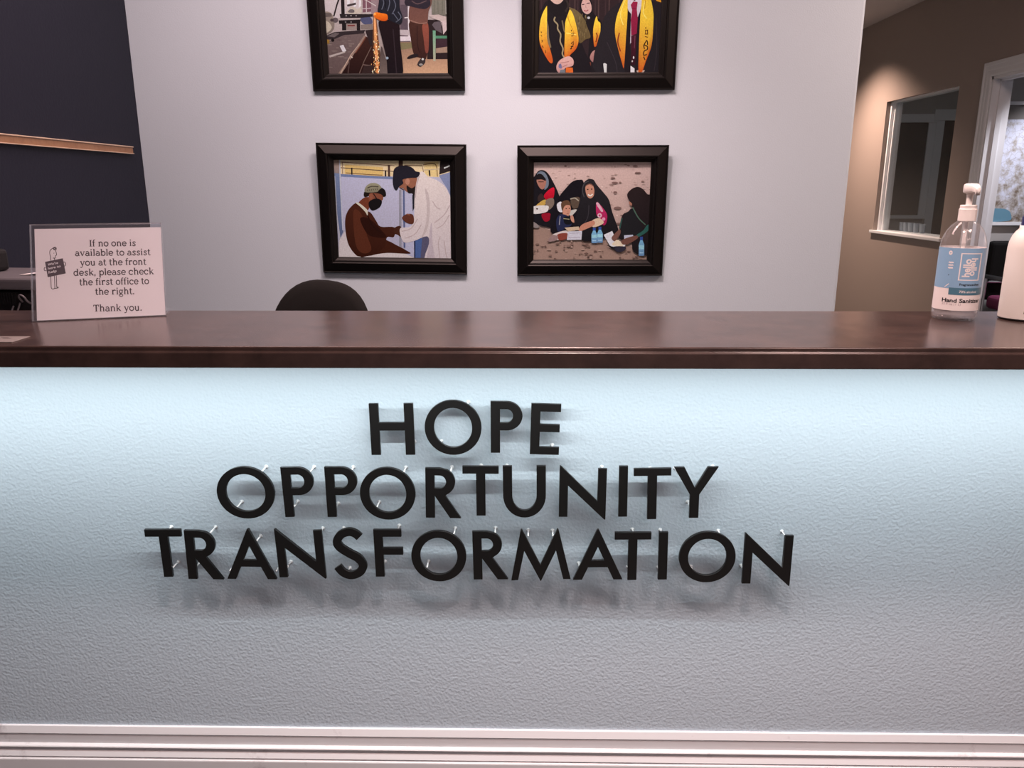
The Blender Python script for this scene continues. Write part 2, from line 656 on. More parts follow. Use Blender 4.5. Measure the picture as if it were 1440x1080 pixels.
led = thing('light_strip', 'cool white light strip hidden under the countertop lip', 'light', (-0.12, LED_Y, 1.004))
obj('channel', boxes([(-1.42, 1.42, -0.008, 0.008, -0.0012, 0.0), (-1.42, 1.42, -0.008, -0.0066, -0.004, 0), (-1.42, 1.42, 0.0066, 0.008, -0.004, 0)]), 'aluminium', led)
obj('diffuser', box(-1.41, 1.41, -0.0062, 0.0062, -0.0024, -0.0012), 'led_diffuser', led)

# ------------------------------------------------------------------ raised letters
ST, BAR = 0.0182, 0.0155


def ell(cx, cz, rx, rz, n=56, a0=0, a1=360):
    full = abs(a1 - a0) == 360
    m = n if full else n + 1
    return [(cx + rx * math.cos(rad(a0 + (a1 - a0) * k / n)), cz + rz * math.sin(rad(a0 + (a1 - a0) * k / n))) for k in range(m)]


def g_O(w, h):
    return [ell(w / 2, h / 2, w / 2, h / 2), ell(w / 2, h / 2, w / 2 - ST, h / 2 - BAR)]


def g_I(w, h):
    return [[(0, 0), (w, 0), (w, h), (0, h)]]


def g_H(w, h):
    a, b = 0.478 * h, 0.634 * h
    return [[(0, 0), (ST, 0), (ST, a), (w - ST, a), (w - ST, 0), (w, 0), (w, h), (w - ST, h), (w - ST, b), (ST, b), (ST, h), (0, h)]]


def bowl(w, h, b, k):
    """outer arc of a bowl from lower to upper, bowl height k*h"""
    bh = k * h
    rx = min(bh / 2 * 1.05, w - ST)
    outer = ell(w - rx, h - bh / 2, rx, bh / 2, 24, -90, 90)
    inner = ell(w - rx, h - bh / 2, rx - ST, bh / 2 - b, 24, -90, 90)
    return outer, inner, h - bh


def g_P(w, h):
    o, i, y = bowl(w, h, BAR, 0.56)
    return [[(0, 0), (ST, 0), (ST, y)] + o + [(0, h)], [(ST, y + BAR)] + i + [(ST, h - BAR)]]


def g_R(w, h):
    bw = w * 0.84
    o, i, y = bowl(bw, h, BAR, 0.55)
    leg = 0.0215
    yl = y - 0.0005
    xr = 0.56 * w
    return [[(0, 0), (ST, 0), (ST, yl), (w - leg, 0), (w, 0), (xr, y)] + [p for p in o if p[0] > xr + 0.001] + [(bw - min(0.55 * h / 2 * 1.05, bw - ST), h), (0, h)],
            [(ST, y + BAR)] + i + [(ST, h - BAR)]]


def g_E(w, h):
    w2, w3 = w * 0.985, w * 0.98
    return [[(0, 0), (w2, 0), (w2, BAR), (ST, BAR), (ST, .450 * h), (w3, .450 * h), (w3, .600 * h), (ST, .600 * h), (ST, h - BAR), (w, h - BAR), (w, h), (0, h)]]


def g_F(w, h):
    w2 = w * 0.965
    return [[(0, 0), (ST, 0), (ST, .470 * h), (w, .470 * h), (w, .618 * h), (ST, .618 * h), (ST, h - BAR), (w2, h - BAR), (w2, h), (0, h)]]


def g_T(w, h):
    c = w / 2
    return [[(c - ST / 2, 0), (c + ST / 2, 0), (c + ST / 2, h - BAR), (w, h - BAR), (w, h), (0, h), (0, h - BAR), (c - ST / 2, h - BAR)]]


def g_U(w, h):
    r = w / 2
    ry = 0.43 * h
    return [[(0, h), (0, ry)] + ell(r, ry, r, ry, 28, 180, 360) + [(w, h), (w - ST, h)] + ell(r, ry, r - ST, ry - BAR, 28, 360, 180) + [(ST, h)]]


def g_N(w, h):
    s = ST - 0.0010
    d = 0.0050
    return [[(0, d), (s, d), (s, .635 * h), (w - 0.0025, 0), (w, 0), (w, h - d), (w - s, h - d), (w - s, .345 * h), (0.0025, h), (0, h)]]


def g_M(w, h):
    q = [(0, .015), (.115, .02), (.228, .59), (.490, 0), (.502, 0), (.757, .59), (.873, .028), (1, .028), (.803, 1), (.781, 1), (.494, .31), (.200, 1), (.178, 1)]
    return [[(x * w, z * h) for x, z in q]]


def g_A(w, h):
    e, f = 0.0016, 0.0182
    k = (w / 2 - e) / h
    y0, y1 = 0.25 * h, 0.385 * h
    ya = (w / 2 - f) / k
    return [[(0, 0), (f, 0), (f + k * y0, y0), (w - f - k * y0, y0), (w - f, 0), (w, 0), (w / 2 + e, h), (w / 2 - e, h)],
            [(f + k * y1, y1), (w - f - k * y1, y1), (w / 2, ya)]]


def g_Y(w, h):
    c = 0.487 * w
    t = 0.0205
    return [[(c - ST / 2, 0), (c + ST / 2, 0), (c + ST / 2, .463 * h), (w, h), (w - t, h), (c, .595 * h), (t, h), (0, h), (c - ST / 2, .455 * h)]]


def g_S(w, h):
    q = [(610, 657), (572, 627), (525, 617), (465, 638), (430, 690), (450, 738), (520, 785), (590, 825), (626, 880), (600, 935), (530, 963), (465, 942), (423, 893)]
    c = spline([((x - 394) / 266 * w, (992 - z) / 404 * h) for x, z in q], 7)
    L, R_ = [], []
    for i, p in enumerate(c):
        a, b = c[max(i - 1, 0)], c[min(i + 1, len(c) - 1)]
        dx, dz = b[0] - a[0], b[1] - a[1]
        l = math.hypot(dx, dz)
        t = ST * (0.5 if 30 < i < 52 else 0.47)
        L.append((p[0] - dz / l * t, p[1] + dx / l * t))
        R_.append((p[0] + dz / l * t, p[1] - dx / l * t))
    return [L + R_[::-1]]


GLY = dict(O=g_O, I=g_I, H=g_H, P=g_P, R=g_R, E=g_E, F=g_F, T=g_T, U=g_U, N=g_N, M=g_M, A=g_A, Y=g_Y, S=g_S)
LETTERS = {
    'HOPE': [('H', -0.2598, 0.8414, 0.0858, 0.1045, 0.58), ('O', -0.1408, 0.8453, 0.1106, 0.1111, 0.0), ('P', -0.0368, 0.8465, 0.0617, 0.1044, -0.17),
             ('E', 0.0386, 0.8426, 0.0576, 0.1029, -1.52)],
    'OPPORTUNITY': [('O', -0.5582, 0.7077, 0.1156, 0.1106, 0.0), ('P', -0.4518, 0.7097, 0.0634, 0.1056, 1.43), ('P', -0.3654, 0.7103, 0.0635, 0.1063, 0.42),
                    ('O', -0.274, 0.7073, 0.1106, 0.111, 0.0), ('R', -0.1632, 0.709, 0.0703, 0.1057, -0.86), ('T', -0.0884, 0.7139, 0.0716, 0.1045, 0.0),
                    ('U', -0.0018, 0.7127, 0.0848, 0.1093, 0.52), ('N', 0.1136, 0.7111, 0.093, 0.1124, -0.29), ('I', 0.1934, 0.7143, 0.0174, 0.1064, 0.85),
                    ('T', 0.2507, 0.7098, 0.0732, 0.1073, 1.4), ('Y', 0.3355, 0.713, 0.0867, 0.107, 0.9)],
    'TRANSFORMATION': [('T', -0.7346, 0.5745, 0.0742, 0.1052, 0.73), ('R', -0.6558, 0.5712, 0.073, 0.108, -0.6), ('A', -0.5612, 0.5738, 0.1022, 0.1114, -0.2),
                       ('N', -0.4577, 0.5749, 0.0961, 0.1121, 1.9), ('S', -0.3563, 0.5758, 0.0681, 0.1122, 0.0), ('F', -0.2769, 0.5779, 0.0583, 0.1039, 0.51),
                       ('O', -0.1754, 0.5721, 0.1118, 0.1122, 0.0), ('R', -0.0706, 0.5744, 0.0707, 0.1062, 0.83), ('M', 0.0312, 0.5755, 0.121, 0.1134, 1.21),
                       ('A', 0.1469, 0.5776, 0.1002, 0.1102, 1.0), ('T', 0.2169, 0.5746, 0.0732, 0.1049, 0.66), ('I', 0.2782, 0.5758, 0.0183, 0.1043, 1.05),
                       ('O', 0.3674, 0.5739, 0.1136, 0.1115, 0.0), ('N', 0.4887, 0.569, 0.0966, 0.1155, 0.31)],
}
PINS = [(-0.168, 0.807), (0.053, 0.800), (-0.524, 0.751), (-0.580, 0.675), (-0.465, 0.676), (-0.726, 0.539), (-0.732, 0.618), (-0.640, 0.618), (-0.548, 0.599),
        (-0.679, 0.540), (-0.489, 0.541), (-0.427, 0.751), (-0.347, 0.751), (-0.241, 0.751), (-0.298, 0.676), (-0.417, 0.617), (-0.374, 0.618), (-0.259, 0.624),
        (-0.292, 0.543), (-0.201, 0.544), (-0.148, 0.752), (-0.089, 0.756), (-0.037, 0.756), (-0.144, 0.619), (-0.061, 0.620), (0.153, 0.754), (0.250, 0.751),
        (0.329, 0.680), (0.219, 0.619), (0.276, 0.618), (0.394, 0.617), (0.524, 0.616), (0.446, 0.539), (0.111, 0.542), (0.300, 0.752), (-0.382, 0.672),
        (-0.190, 0.676), (-0.088, 0.672), (0.036, 0.751), (0.074, 0.672), (0.193, 0.672), (0.252, 0.668), (0.374, 0.756), (-0.608, 0.533), (-0.512, 0.533),
        (-0.366, 0.528), (-0.098, 0.534), (0.006, 0.615), (0.056, 0.615), (0.213, 0.534), (0.275, 0.534), (0.343, 0.536), (-0.294, 0.880), (-0.222, 0.806),
        (-0.113, 0.888), (-0.058, 0.880), (-0.056, 0.806), (0.020, 0.880)]
LY, LT = 1.441, 0.0070                 # letter face, letter thickness
ORD = ['first', 'second', 'third', 'fourth', 'fifth', 'sixth', 'seventh', 'eighth', 'ninth', 'tenth', 'eleventh', 'twelfth', 'thirteenth', 'fourteenth']
ROT_F = Matrix.Rotation(math.pi / 2, 4, 'X')     # XY drawing -> upright, facing the camera side


def pin_mesh():
    g = YW - LY + 0.0004
    m = lathe([(0.0017, LT - 0.0005), (0.0017, g - 0.004), (0.0024, g - 0.002), (0.0042, g - 0.0008), (0.0042, g)], 12)
    m.transform(Matrix.Rotation(-math.pi / 2, 4, 'X'))      # z -> +y
    for p in m.polygons:
        p.use_smooth = True
    return m


PIN = pin_mesh()
PIN.materials.append(MATS['pin_plastic'])
placed = []
for word, rows in LETTERS.items():
    count = {}
    for k, (ch, cx, cz, w, h, rot) in enumerate(rows):
        loops = [[(x - w / 2, z - h / 2) for x, z in lp] for lp in GLY[ch](w, h)]
        me = curve_mesh(loops, LT / 2, 0.0005)
        me.transform(Matrix.Translation((0, 0, -LT / 2)))
        me.transform(ROT_F)
        o = obj('sign_letter', me, 'black_letter')
        o.location = (cx, LY, cz)
        o.rotation_euler = (0, -rad(rot), 0)
        count[ch] = count.get(ch, 0) + 1
        tag(o, 'raised black letter %s, the %s letter of the word %s' % (ch, ORD[k], word), 'letter', 'raised letters of the word ' + word)
        placed.append((o, cx, cz, w, h))
for (x, z) in PINS:
    best = min(placed, key=lambda q: max(abs(x - q[1]) / q[3], abs(z - q[2]) / q[4]))
    p = bpy.data.objects.new('standoff_pin', PIN)
    COL.objects.link(p)
    p.parent = best[0]
    mx = Matrix.Translation(best[0].location) @ best[0].rotation_euler.to_matrix().to_4x4()
    p.matrix_local = mx.inverted() @ Matrix.Translation((x, LY, z))

# ------------------------------------------------------------------ framed photographs


class Print:
    """flat picture built of ink areas; every area is given in the drawing's own units"""

    def __init__(self, hom, scale):
        self.bm = bmesh.new()
        self.lay = self.bm.loops.layers.float_color.new('ink')
        self.hom = hom
        self.scale = scale
        self.k = 0

    def pt(self, x, y):
        u, v = self.hom(x, y)
        return min(max(u, 0), 1), min(max(v, 0), 1)

    def fill(self, pts, col, col2=None, smooth=True, sub=4):
        """col at the top, col2 at the bottom"""
        if smooth and len(pts) > 3:
            pts = spline(pts, sub, True)
        self.k += 1
        uv = []
        for p in pts:
            q = self.pt(*p)
            if not uv or (abs(q[0] - uv[-1][0]) + abs(q[1] - uv[-1][1])) > 1e-5:
                uv.append(q)
        if len(uv) > 1 and abs(uv[0][0] - uv[-1][0]) + abs(uv[0][1] - uv[-1][1]) < 1e-5:
            uv.pop()
        if len(uv) < 3:
            return
        ys = [q[1] for q in uv]
        lo, hi = min(ys), max(ys)
        W, H = self.scale
        vs = [self.bm.verts.new(((u - 0.5) * W, -self.k * 0.00002, (0.5 - v) * H)) for u, v in uv]
        try:
            f = self.bm.faces.new(vs)
        except ValueError:
            return
        a = lin(col)
        b = lin(col2) if col2 else a
        for l, (u, v) in zip(f.loops, uv):
            t = (v - lo) / (hi - lo + 1e-9)
            if col == GOLD[0]:
                t = min(max((t - 0.40) / 0.30, 0), 1)
            l[self.lay] = (*[a[i] * (1 - t) + b[i] * t for i in range(3)], 1)
        f.normal_update()
        if f.normal.y > 0:
            f.normal_flip()

    def line(self, pts, wd, col, smooth=False):
        if smooth:
            pts = spline(pts, 4)
        L, R_ = [], []
        for i, p in enumerate(pts):
            a, b = pts[max(i - 1, 0)], pts[min(i + 1, len(pts) - 1)]
            dx, dy = b[0] - a[0], b[1] - a[1]
            l = math.hypot(dx, dy) or 1
            L.append((p[0] - dy / l * wd / 2, p[1] + dx / l * wd / 2))
            R_.append((p[0] + dy / l * wd / 2, p[1] - dx / l * wd / 2))
        self.fill(L + R_[::-1], col, smooth=False)

    def dot(self, cx, cy, rx, ry, col, n=12):
        self.fill([(cx + rx * math.cos(2 * math.pi * k / n), cy + ry * math.sin(2 * math.pi * k / n)) for k in range(n)], col, smooth=False)

    def mesh(self):
        me = bpy.data.meshes.new('print')
        self.bm.to_mesh(me)
        self.bm.free()
        return me


def sh(dx, pts, dy=0):
    return [(x + dx, y + dy) for x, y in pts]


def draw_clinic(P):
    d = 694
    P.fill([(60, 0), (1420, 0), (1420, 1080), (60, 1080)], (190, 183, 205), (178, 168, 190), False)
    P.fill([(60, 0), (1420, 0), (1420, 215), (60, 190)], (235, 208, 172), (232, 200, 160), False)
    P.fill([(240, 80), (650, 110), (650, 205), (240, 175)], (226, 186, 120), smooth=False)
    P.fill(sh(d, [(390, 60), (540, 50), (540, 210), (400, 190)]), (232, 198, 140), smooth=False)
    P.line([(205, 55), (470, 72), (770, 95)], 8, (140, 105, 90))
    P.line([(195, 112), (480, 132), (770, 152)], 9, (95, 70, 62))
    P.line([(250, 165), (520, 185), (640, 190)], 8, (120, 85, 65))
    P.line([(215, 60), (215, 175)], 8, (150, 120, 100))
    P.line([(315, 112), (315, 190)], 14, (40, 32, 32))
    P.line([(675, 140), (675, 210)], 16, (40, 32, 32))
    P.line([(712, 85), (712, 215)], 24, (85, 60, 50))
    P.fill(sh(d, [(120, 0), (165, 0), (165, 110), (120, 110)]), (75, 52, 45), smooth=False)
    P.line(sh(d, [(180, 90), (370, 95), (385, 165)]), 8, (120, 88, 66))
    P.line(sh(d, [(380, 85), (480, 72), (520, 100), (530, 205)]), 9, (120, 88, 66), True)
    P.line(sh(d, [(380, 140), (600, 125)]), 10, (200, 175, 150))
    P.line(sh(d, [(445, 140), (450, 200)]), 16, (40, 32, 32))
    P.fill(sh(d, [(560, 40), (700, 40), (700, 150), (550, 185)]), (45, 35, 35), smooth=False)
    P.line(sh(d, [(600, 120), (660, 95)]), 14, (205, 200, 200))
    P.fill(sh(d, [(545, 195), (700, 160), (700, 420), (640, 340), (580, 250)]), (132, 136, 172), smooth=False)
    P.fill([(190, 176), (750, 208), (750, 234), (190, 206)], (118, 128, 168), smooth=False)
    P.fill([(90, 165), (188, 172), (225, 760), (180, 860), (130, 600)], (120, 130, 166), (92, 100, 136), False)
    P.fill([(90, 20), (180, 20), (188, 172), (110, 165)], (170, 140, 125), (150, 130, 130), False)
    P.line([(184, 20), (192, 300), (215, 760)], 13, (196, 190, 206))
    P.line([(130, 200), (150, 600), (185, 860)], 12, (186, 178, 190))
    P.fill([(200, 205), (830, 238), (830, 1060), (225, 1000)], (192, 185, 212), (180, 170, 192), False)
    P.line([(830, 340), (830, 960)], 26, (150, 143, 158))
    P.line([(868, 350), (874, 940)], 18, (92, 100, 142))
    P.fill([(884, 230), (1000, 230), (1000, 1060), (884, 1000)], (188, 181, 208), smooth=False)
    P.fill(sh(d, [(280, 850), (385, 820), (390, 1080), (285, 1080)]), (78, 98, 152), smooth=False)
    P.fill(sh(d, [(370, 830), (450, 800), (430, 1080), (350, 1080)]), (92, 86, 112), smooth=False)
    P.line(sh(d, [(290, 870), (290, 1080)]), 14, (40, 42, 70))
    P.fill([(120, 1080), (172, 875), (235, 770), (330, 900), (700, 985), (860, 990), (985, 1048), (990, 1080)], (214, 196, 202), (222, 205, 208), False)
    # seated patient
    P.fill([(600, 850), (694, 866), (794, 915), (884, 962), (932, 1002), (694, 995), (540, 1015), (400, 1032)], (68, 32, 22))
    P.fill([(365, 475), (300, 520), (255, 590), (238, 690), (256, 850), (290, 940), (345, 1010), (400, 1034), (560, 1012), (660, 930), (690, 832), (762, 828), (768, 730), (622, 722),
            (572, 660), (520, 582), (480, 560), (430, 512)], (76, 37, 26), (58, 26, 18))
    P.fill([(330, 560), (420, 600), (470, 800), (520, 960), (430, 1000), (350, 900)], (92, 46, 32))
    P.fill([(400, 640), (480, 800), (600, 835), (680, 830), (640, 770), (500, 640)], (46, 20, 15))
    P.line([(480, 600), (540, 720), (640, 790)], 14, (40, 18, 14), True)
    P.fill([(768, 735), (835, 718), (842, 825), (800, 805), (764, 790)], (72, 38, 28))
    P.fill([(380, 485), (450, 420), (520, 430), (500, 525), (478, 552), (440, 520)], (118, 60, 42))
    P.fill([(358, 478), (385, 474), (476, 545), (480, 606), (455, 568), (400, 512)], (216, 203, 188))
    P.fill([(448, 415), (455, 355), (560, 345), (622, 318), (668, 345), (680, 400), (650, 415), (600, 390), (520, 400)], (34, 25, 22))
    P.fill([(500, 385), (560, 375), (630, 390), (650, 425), (630, 455), (560, 452), (505, 480)], (134, 76, 58))
    P.dot(520, 412, 20, 32, (150, 88, 68))
    P.line([(545, 380), (585, 440)], 10, (24, 20, 22))
    P.fill([(500, 462), (570, 430), (632, 452), (626, 502), (592, 536), (530, 556), (496, 512)], (25, 21, 23))
    P.fill([(460, 366), (457, 322), (490, 285), (540, 269), (600, 284), (632, 322), (600, 348), (580, 364)], (158, 148, 126), (128, 118, 100))
    P.line([(480, 322), (530, 306), (600, 310)], 10, (70, 60, 52), True)
    for k in range(6):
        P.dot(482 + 21 * k, 345 - 2 * k, 5, 7, (84, 74, 62))
    P.fill([(620, 330), (660, 335), (678, 385), (650, 400), (600, 365)], (30, 24, 24))
    # doctor
    P.fill(sh(d, [(165, 235), (240, 215), (320, 225), (320, 330), (270, 350), (215, 368), (165, 322), (125, 315)]), (152, 96, 76))
    P.fill(sh(d, [(265, 395), (300, 395), (290, 520), (268, 565)]), (36, 33, 42), smooth=False)
    P.fill(sh(d, [(205, 298), (260, 325), (320, 290), (310, 370), (280, 402), (262, 378), (220, 372)]), (38, 29, 29))
    P.fill(sh(d, [(350, 158), (392, 165), (432, 206), (520, 240), (600, 298), (645, 370), (672, 480), (690, 1080), (405, 1080), (440, 900), (432, 828), (380, 828), (290, 866), (182, 886),
                  (138, 812), (138, 736), (240, 722), (280, 640), (290, 400), (312, 250)]), (228, 208, 206), (214, 194, 200))
    P.fill(sh(d, [(400, 330), (440, 400), (450, 560), (425, 740), (360, 840), (405, 700), (420, 520)]), (200, 180, 182))
    P.fill(sh(d, [(470, 680), (445, 790), (440, 900), (420, 1080), (500, 1080), (480, 900)]), (196, 176, 186))
    for a in ([(480, 460), (520, 520), (560, 540)], [(660, 500), (600, 600), (500, 680)], [(655, 600), (590, 700), (520, 740)], [(560, 820), (540, 900), (560, 1060)],
              [(320, 640), (250, 740), (150, 770)], [(360, 700), (290, 800), (190, 840)], [(600, 860), (620, 1000), (640, 1060)], [(340, 200), (310, 300), (300, 420)]):
        P.line(sh(d, a), 9, (192, 170, 174), True)
    P.fill(sh(d, [(60, 205), (72, 130), (120, 98), (210, 94), (270, 118), (300, 150), (345, 165), (322, 212), (240, 220), (165, 235), (170, 275), (125, 310), (100, 347), (74, 332), (58, 270)]), (36, 33, 43))
    P.dot(d + 215, 256, 24, 34, (188, 128, 108))
    P.line(sh(d, [(130, 318), (180, 345)]), 8, (90, 55, 45))
    P.fill(sh(d, [(158, 622), (210, 590), (272, 600), (278, 686), (220, 688), (170, 655)]), (98, 52, 40))
    P.line(sh(d, [(205, 590), (240, 600)]), 10, (150, 90, 70))


def draw_picnic(P):
    d = 630
    P.fill([(20, 0), (1360, 0), (1360, 1090), (20, 1090)], (212, 176, 172), (176, 142, 134), False)
    P.fill([(20, 690), (500, 830), (900, 850), (1360, 980), (1360, 1090), (20, 1090)], (156, 124, 114), (166, 132, 122), False)
    r = random.Random(3)
    for k in range(120):
        x, y = r.uniform(40, 1320), r.uniform(40, 640)
        P.dot(x, y, r.uniform(5, 20), r.uniform(3, 8), r.choice([(176, 142, 136), (150, 116, 110), (192, 158, 152), (224, 190, 184)]), 7)
    for (x, y, a, b) in ((930, 250, 36, 12), (910, 200, 26, 9), (935, 350, 22, 12), (960, 515, 44, 16), (1150, 75, 30, 10), (1180, 145, 34, 9), (400, 75, 16, 9), (980, 680, 40, 12)):
        P.dot(x, y, a, b, (128, 96, 92), 9)
    for k in range(70):
        x, y = r.uniform(40, 1280), r.uniform(860, 1060)
        P.dot(x, y, r.uniform(8, 26), r.uniform(4, 10), r.choice([(128, 98, 90), (182, 148, 138), (140, 108, 100), (112, 84, 78)]), 7)
    # left woman
    P.fill([(30, 260), (75, 170), (110, 125), (160, 118), (210, 150), (260, 230), (320, 355), (348, 480), (310, 700), (100, 692), (20, 620)], (27, 24, 30))
    P.fill([(92, 165), (130, 130), (182, 150), (216, 220), (212, 290), (170, 322), (192, 240), (170, 190)], (112, 118, 134))
    P.fill([(90, 215), (185, 215), (182, 285), (150, 320), (112, 290)], (168, 112, 98))
    P.fill([(86, 214), (100, 160), (150, 165), (188, 228), (140, 215)], (30, 25, 28))
    P.line([(108, 240), (165, 240)], 9, (80, 48, 42))
    P.fill([(100, 400), (140, 360), (170, 420), (110, 450)], (58, 42, 42))
    P.fill([(165, 390), (205, 335), (265, 298), (280, 330), (265, 412), (200, 430)], (212, 26, 54), (170, 18, 40))
    P.fill([(78, 492), (150, 435), (192, 430), (182, 475), (110, 502)], (194, 152, 76))
    P.fill([(190, 430), (265, 412), (272, 480), (222, 532), (188, 490)], (126, 106, 96))
    P.fill([(45, 500), (200, 488), (214, 528), (180, 560), (50, 574)], (220, 208, 208))
    P.dot(92, 523, 12, 8, (60, 40, 38))
    P.fill([(140, 580), (232, 570), (226, 640), (172, 655)], (150, 22, 44))
    P.fill([(40, 655), (112, 700), (100, 722), (40, 712)], (142, 126, 126))
    # second woman
    P.fill([(335, 390), (400, 310), (470, 240), (540, 219), (594, 245), (594, 480), (500, 700), (340, 762), (245, 772), (232, 600), (290, 520)], (25, 22, 28))
    P.fill([(455, 425), (545, 400), (552, 490), (480, 520)], (92, 74, 64))
    P.line([(450, 420), (500, 410), (540, 440)], 12, (170, 155, 140), True)
    P.fill([(440, 545), (520, 530), (470, 590), (440, 590)], (196, 184, 180))
    # toddler
    P.fill([(305, 475), (350, 448), (370, 500), (362, 556), (320, 544)], (220, 210, 218))
    P.fill([(350, 470), (382, 438), (432, 438), (456, 492), (400, 500), (365, 548)], (98, 68, 52))
    P.fill([(370, 535), (395, 490), (446, 488), (452, 550), (422, 602), (372, 582)], (200, 138, 118))
    P.dot(405, 520, 7, 6, (50, 30, 28))
    P.dot(438, 518, 6, 6, (50, 30, 28))
    P.line([(410, 572), (432, 570)], 6, (150, 80, 72))
    P.fill([(305, 620), (350, 578), (432, 605), (462, 690), (400, 722), (320, 765), (298, 690)], (40, 43, 74))
    P.fill([(380, 610), (440, 610), (460, 680), (390, 680)], (22, 22, 28))
    P.line([(340, 600), (330, 690)], 7, (170, 165, 175))
    P.line([(375, 625), (440, 632)], 7, (180, 165, 130))
    P.fill([(450, 600), (478, 595), (492, 665), (460, 650)], (200, 140, 120))
    P.fill([(255, 795), (400, 750), (424, 800), (300, 852)], (214, 194, 194))
    P.fill([(310, 792), (412, 778), (418, 832), (332, 852)], (138, 66, 56))
    P.fill([(212, 852), (252, 800), (312, 808), (302, 850), (232, 868)], (152, 122, 122))
    # centre woman
    P.fill([(575, 340), (588, 260), (640, 214), (700, 218), (735, 270), (810, 355), (866, 430), (902, 560), (968, 745), (950, 800), (820, 830), (690, 862), (575, 855), (510, 780), (490, 700), (520, 560)],
           (40, 36, 41), (28, 24, 29))
    P.line([(600, 400), (580, 330), (600, 260), (650, 232)], 10, (70, 65, 70), True)
    P.line([(650, 480), (640, 600), (600, 680)], 9, (58, 52, 58), True)
    P.line([(740, 440), (800, 520), (830, 640)], 9, (56, 50, 56), True)
    P.fill([(612, 300), (640, 264), (684, 266), (708, 320), (700, 388), (662, 414), (626, 380)], (196, 136, 116))
    P.line([(618, 280), (660, 262), (700, 285)], 9, (120, 80, 70), True)
    P.dot(638, 320, 9, 7, (60, 36, 32))
    P.dot(680, 316, 9, 7, (60, 36, 32))
    P.line([(640, 372), (665, 386), (690, 368)], 13, (232, 220, 216), True)
    P.fill(sh(d, [(98, 470), (122, 460), (205, 560), (216, 620), (202, 680), (170, 692), (130, 620), (100, 580)]), (198, 48, 104), (160, 30, 80))
    P.fill(sh(d, [(98, 470), (122, 460), (172, 540), (150, 550)]), (222, 168, 186))
    P.dot(d + 135, 592, 24, 24, (226, 180, 196))
    P.dot(d + 135, 592, 11, 11, (190, 60, 110))
    P.dot(d + 178, 630, 18, 18, (224, 150, 180))
    P.fill(sh(d, [(50, 650), (130, 620), (178, 672), (66, 716)]), (218, 184, 162))
    P.fill([(536, 745), (570, 692), (640, 660), (702, 648), (706, 692), (602, 742), (560, 755)], (196, 130, 110))
    P.fill([(385, 720), (540, 708), (546, 742), (430, 762)], (206, 176, 152), smooth=False)
    P.fill([(424, 760), (576, 754), (568, 846), (410, 850)], (206, 198, 212), smooth=False)
    P.line([(440, 780), (560, 775)], 8, (176, 166, 184))
    P.line([(430, 825), (555, 820)], 8, (176, 166, 184))

    def bottle(x, y, h):
        P.fill([(x - 30, y + h), (x - 30, y + .42 * h), (x - 12, y + .18 * h), (x + 12, y + .18 * h), (x + 30, y + .42 * h), (x + 30, y + h)], (128, 178, 214), (110, 142, 186), False)
        P.fill([(x - 15, y + .18 * h), (x - 15, y), (x + 15, y), (x + 15, y + .18 * h)], (54, 78, 156), smooth=False)
        P.fill([(x - 28, y + .45 * h), (x + 28, y + .45 * h), (x + 28, y + .66 * h), (x - 28, y + .66 * h)], (158, 204, 222), smooth=False)
        P.line([(x - 20, y + .85 * h), (x + 20, y + .85 * h)], 8, (184, 210, 232))
    bottle(d + 76, 722, 160)
    bottle(d + 138, 712, 165)
    P.fill(sh(d, [(178, 795), (270, 754), (302, 830), (292, 912), (240, 902)]), (222, 212, 222), smooth=False)
    P.fill(sh(d, [(240, 902), (292, 890), (420, 890), (400, 922), (270, 926)]), (226, 216, 222), smooth=False)
    P.fill(sh(d, [(268, 902), (300, 860), (330, 848), (352, 862), (392, 890), (370, 916)]), (230, 205, 184))
    P.fill(sh(d, [(285, 920), (412, 920), (392, 965), (322, 974)]), (50, 45, 60))
    P.fill(sh(d, [(200, 900), (300, 925), (290, 950)]), (30, 26, 32), smooth=False)
    # right woman
    P.fill(sh(d, [(432, 372), (480, 315), (545, 292), (600, 314), (650, 368), (700, 405), (690, 700), (660, 990), (500, 972), (470, 850), (345, 835), (352, 720), (380, 590), (440, 552), (488, 520), (480, 470), (455, 440)]),
           (44, 32, 34), (32, 26, 30))
    P.fill(sh(d, [(440, 555), (490, 520), (560, 640), (600, 760), (520, 800), (380, 820), (385, 620)]), (34, 32, 36))
    P.fill(sh(d, [(452, 445), (482, 465), (480, 488), (460, 482)]), (168, 112, 96))
    P.line(sh(d, [(490, 505), (555, 620), (630, 690)]), 12, (78, 100, 88), True)
    P.fill(sh(d, [(528, 800), (600, 752), (640, 700), (662, 690), (666, 745), (560, 815)]), (48, 92, 86))
    P.line(sh(d, [(375, 620), (350, 730)]), 16, (52, 80, 76))
    P.fill(sh(d, [(262, 832), (290, 790), (350, 738), (358, 782), (300, 862)]), (124, 82, 74))
    P.fill(sh(d, [(398, 800), (492, 794), (504, 822), (400, 842)]), (192, 188, 208), smooth=False)
    P.fill(sh(d, [(368, 862), (420, 830), (530, 803), (542, 832), (440, 892), (382, 894)]), (114, 74, 66))
    bottle(d + 585, 815, 200)


